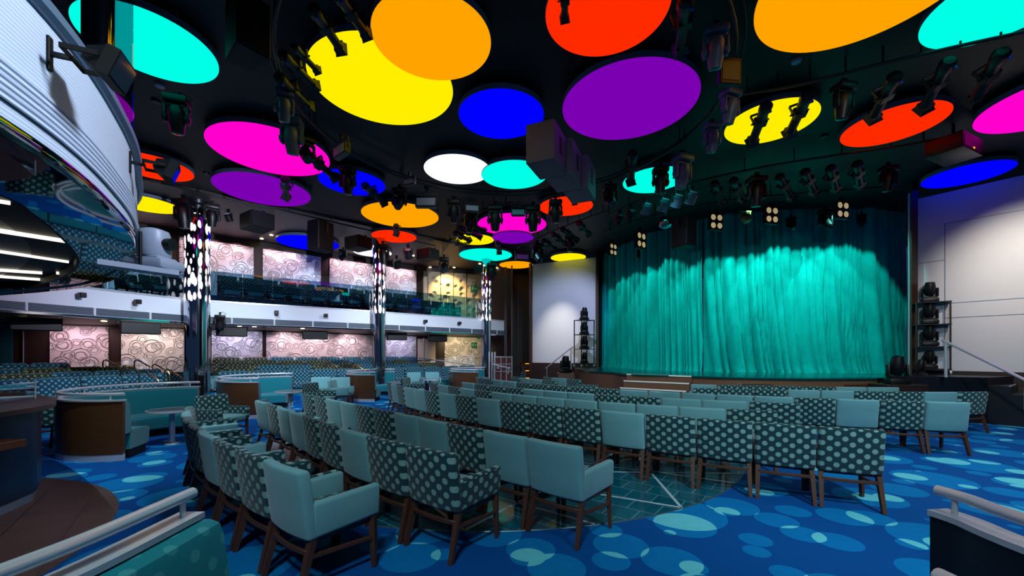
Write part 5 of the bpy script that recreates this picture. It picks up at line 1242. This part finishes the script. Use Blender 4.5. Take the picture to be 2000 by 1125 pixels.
# flight case and steel rail by the farthest booth
fc = thing('flight_case', 'tall red flight case with aluminium edges near the farthest booth', 'flight case', (rx(982, 16.8).x, 16.8, 0), 0.1)
b = MB(); b.box((0, 0, 0.80), (0.70, 0.6, 1.5), 0.01, 1); b.build('case', M['red'], fc)
b = MB()
for sx in (-1, 1):
    for sy in (-1, 1): b.beam((sx * 0.35, sy * 0.3, 0.05), (sx * 0.35, sy * 0.3, 1.56), 0.04)
    for z in (0.06, 1.54): b.beam((-0.35, sx * 0.3, z), (0.35, sx * 0.3, z), 0.04); b.beam((sx * 0.35, -0.3, z), (sx * 0.35, 0.3, z), 0.04)
for x in (-0.1, 0.12): b.beam((x, -0.305, 0.06), (x, -0.305, 1.54), 0.03)
for z in (0.95, 1.25): b.beam((-0.35, -0.305, z), (0.35, -0.305, z), 0.03)
b.build('edge_frame', M['steel'], fc)
for sx in (-0.22, 0.24):
    b = MB(); b.box((sx, -0.315, 1.1), (0.09, 0.02, 0.09), 0.004, 1); b.build('latch', M['steel'], fc)
gr = thing('guard_rail', 'steel guard rail with uprights beside the red flight case', 'handrail', (rx(975, 15.6).x, 15.6, 0))
b = MB(); b.tube([(-0.30, 0, 1.28), (0.0, 0, 1.2), (0.32, 0, 1.14), (0.38, 0, 1.05), (0.34, 0, 0.9)], 0.025, 8); b.build('rail', M['steel'], gr)
for x in (-0.18, 0.28):
    b = MB(); b.cyl((x, 0, 0), (x, 0, 1.2 if x < 0 else 1.14), 0.022, None, 8); b.build('post', M['steel'], gr)
tr_ = thing('truss_pole', 'upright steel truss poles at the farthest chrome column foot', 'pole', (rx(961, 17.2).x, 17.2, 0))
for x in (-0.12, 0.0, 0.12):
    b = MB(); b.cyl((x, 0, 0), (x, 0, 1.75), 0.03, None, 10); b.build('pole', M['steel'], tr_)
# ramp rail along the cream wall
b = MB(); P_0, P_1 = atd(818, 699, 21.6), atd(945, 716, 22.4); b.tube([P_0, P_1], 0.03, 8); g = tag(b.build('ramp_handrail', M['steel']), 'sloping steel handrail before the cream wall under the balcony', 'handrail')

# ------------------------------------------------------------------ lamps
def spot(name, loc, tgt, power, col, size, blend=0.5, rad=0.08):
    l = bpy.data.lights.new(name, 'SPOT'); l.energy = power; l.color = [lin(c) for c in col]; l.spot_size = math.radians(size); l.spot_blend = blend; l.shadow_soft_size = rad
    o = bpy.data.objects.new(name, l); C.objects.link(o); o.location = loc
    o.rotation_euler = (Vector(tgt) - Vector(loc)).to_track_quat('-Z', 'Y').to_euler(); return o
def area(name, loc, tgt, power, col, sx, sy):
    l = bpy.data.lights.new(name, 'AREA'); l.energy = power; l.color = [lin(c) for c in col]; l.shape = 'RECTANGLE'; l.size = sx; l.size_y = sy
    o = bpy.data.objects.new(name, l); C.objects.link(o); o.location = loc
    o.rotation_euler = (Vector(tgt) - Vector(loc)).to_track_quat('-Z', 'Y').to_euler(); return o
# house lights over the audience, hung just under the rig
HC = (220, 248, 250)
spot('house_or_fill_light', (-1.0, -1.5, 5.9), (0.0, 5.5, 0.5), 725, HC, 85, 0.8, 0.3)
spot('house_or_fill_light', (3.5, -0.5, 5.9), (5.2, 6.5, 0.3), 1625, HC, 85, 0.8, 0.3)
spot('house_or_fill_light', (-4.6, 5.2, 5.7), (-5.6, 8.6, 0.0), 845, HC, 95, 0.8, 0)
spot('house_or_fill_light', (1.0, 9.0, 5.7), (2.0, 11.0, 0.0), 487, HC, 100, 0.8, 0)
spot('house_or_fill_light', (8.0, 5.0, 5.7), (8.0, 7.0, 0.0), 731, HC, 100, 0.8, 0)
spot('house_or_fill_light', (-7.0, 10.5, 5.7), (-8.8, 12.5, 0.0), 731, HC, 95, 0.8, 0)
spot('house_or_fill_light', (-2.5, 14.0, 5.7), (-4.0, 16.0, 0.0), 568, HC, 95, 0.8, 0)
# white fronts of the balconies
spot('fascia_light', (-4.0, 8.0, 4.9), (-9.0, 13.0, 2.9), 1600, (225, 235, 255), 80, 0.7, 0)
spot('fascia_light', (0.0, 12.5, 4.9), (-4.0, 17.8, 2.9), 1600, (225, 235, 255), 75, 0.7, 0)
spot('fascia_light', (1.5, 2.0, 5.6), (-2.8, 2.4, 3.2), 1300, (215, 232, 255), 60, 0.8, 0.45)
# curtain wash
for i, (px, sz, pw) in enumerate(((1218, 58, 120), (1246, 66, 130), (1280, 62, 150), (1320, 70, 170), (1352, 56, 120), (1395, 66, 190), (1432, 54, 140), (1466, 64, 210), (1505, 70, 190), (1535, 72, 240), (1590, 74, 250), (1650, 76, 280))):
    tgt = min(cur, key=lambda p: abs(PX + FOC * p.x / p.y - px))
    j = cur.index(tgt); t = (cur[min(j + 1, len(cur) - 1)] - cur[max(j - 1, 0)]).normalized(); n = Vector((t.y, -t.x))
    s = tgt + n * (1.5 + 0.25 * (i % 3)) - t * 0.4 * (i % 2)
    spot('curtain_wash', (s.x, s.y, 6.3), (tgt.x, tgt.y, 2.6), pw * 1.35, (112, 252, 232), sz - 4, 0.25, 0)
for px in (1290, 1440, 1600):
    tgt = min(cur, key=lambda p: abs(PX + FOC * p.x / p.y - px)); j = cur.index(tgt); t = (cur[j + 1] - cur[j - 1]).normalized(); n = Vector((t.y, -t.x)); s = tgt + n * 5.0 - t * 2.5
    spot('curtain_wash', (s.x, s.y, 6.1), (tgt.x, tgt.y, 2.2), 90, (120, 235, 255), 50, 0.8, 0)
# relief panels: coloured washes from unseen spots placed close to them
for i, (a, c) in enumerate(UP):
    wd = (wx(c) - wx(a)).length
    for f in (0.2, 0.5, 0.8):
        q = wx(a + (c - a) * f, WL - 0.5); g = wx(a + (c - a) * f, WL)
        spot('panel_wash', (q.x, q.y, 6.42), (g.x, g.y, 4.9), 19 * wd, (255, 200, 208), 120, 0.9, 0)
    q2 = wx(a + (c - a) * 0.9, WL - 1.0); spot('panel_wash', (q2.x, q2.y, 6.3), (g.x, g.y, 3.9), 90, (185, 220, 255), 70, 0.8, 0)
    q2 = wx(a + (c - a) * 0.2, WL - 1.0); spot('panel_wash', (q2.x, q2.y, 3.9), (q2.x - .4, q2.y + 1, 4.2), 28, (165, 225, 255), 120, 0.9, 0)
for i, (a, c) in enumerate(LO):
    wd = (wx(c) - wx(a)).length
    for f in (0.2, 0.5, 0.8):
        q = wx(a + (c - a) * f, WL - 0.8); g = wx(a + (c - a) * f, WL)
        spot('panel_wash', (q.x, q.y, 2.6), (g.x, g.y, 1.6), 15 * wd, ((255, 205, 220), (255, 225, 215), (225, 215, 255), (255, 215, 225), (225, 215, 255))[i], 130, 0.9, 0)
g = ex(880); q = g - Vector((0.2, 1.0)); spot('end_wall_light', (q.x, q.y, 6.4), (g.x, g.y, 4.4), 480, (255, 212, 140), 100, 0.8, 0)
g = ex(900); q = g - Vector((0.0, 1.6)); spot('end_wall_light', (q.x, q.y, 2.58), (g.x, g.y, 1.5), 110, (255, 225, 170), 120, 0.8, 0)
# pale wall panels beside the stage
g = SL0.lerp(SL1, 0.5); spot('wall_wash', (g.x - 0.9, g.y - 2.6, 6.1), (g.x - .2, g.y, 2.6), 900, (255, 244, 220), 42, 1.0, 0)
spot('wall_wash', (g.x + 0.2, g.y - 5.0, 6.1), (g.x, g.y, 3.2), 800, (205, 215, 255), 60, 0.8, 0)
g = SR0.lerp(SR1, 0.5); spot('wall_wash', (g.x - 2.2, g.y - 1.9, 5.5), (g.x, g.y, 3.5), 620, (255, 238, 200), 72, 1.0, 0)
spot('wall_wash', (g.x - 3.6, g.y - 2.6, 5.5), (g.x + .4, g.y - .6, 2.6), 260, (205, 220, 255), 75, 0.8, 0)
spot('bar_light', (-4.2, 3.2, 2.55), (-4.4, 3.4, 0), 25, (255, 190, 130), 70, 0.9, 0)
spot('house_or_fill_light', (-0.3, -0.6, 5.8), (-1.2, 1.3, 0.5), 260, HC, 60, 0.9, 0.3)  # added fill spot, brightens the foreground booth at bottom left
spot('house_or_fill_light', (2.6, -0.6, 5.8), (2.2, 1.3, 0.5), 160, HC, 60, 0.9, 0.3)  # second added fill, lifts the booth at bottom right

# ------------------------------------------------------------------ world, camera, colour
w = bpy.data.worlds.new('World'); bpy.context.scene.world = w; w.use_nodes = True
bg = w.node_tree.nodes['Background']; bg.inputs[0].default_value = rgb(90, 130, 190); bg.inputs[1].default_value = 0.12
cam = bpy.data.cameras.new('camera'); co = bpy.data.objects.new('camera', cam); C.objects.link(co)
co.location = (0, 0, EYE); co.rotation_euler = (PI / 2, 0, 0)
cam.sensor_width = 36.0; cam.lens = FOC / 2000 * 36.0; cam.shift_x = (1000.0 - PX) / 2000; cam.shift_y = (PY - 562.5) / 2000; cam.clip_start = 0.05; cam.clip_end = 200
sc = bpy.context.scene; sc.camera = co
sc.view_settings.view_transform = 'Standard'; sc.view_settings.look = 'None'; sc.view_settings.gamma = 1.0; sc.view_settings.use_curve_mapping = False
sc.view_settings.exposure = 0.0
sc.cycles.max_bounces = 7; sc.cycles.diffuse_bounces = 3; sc.cycles.glossy_bounces = 4; sc.cycles.transparent_max_bounces = 12; sc.cycles.sample_clamp_indirect = 4.0
sc.cycles.use_denoising = True
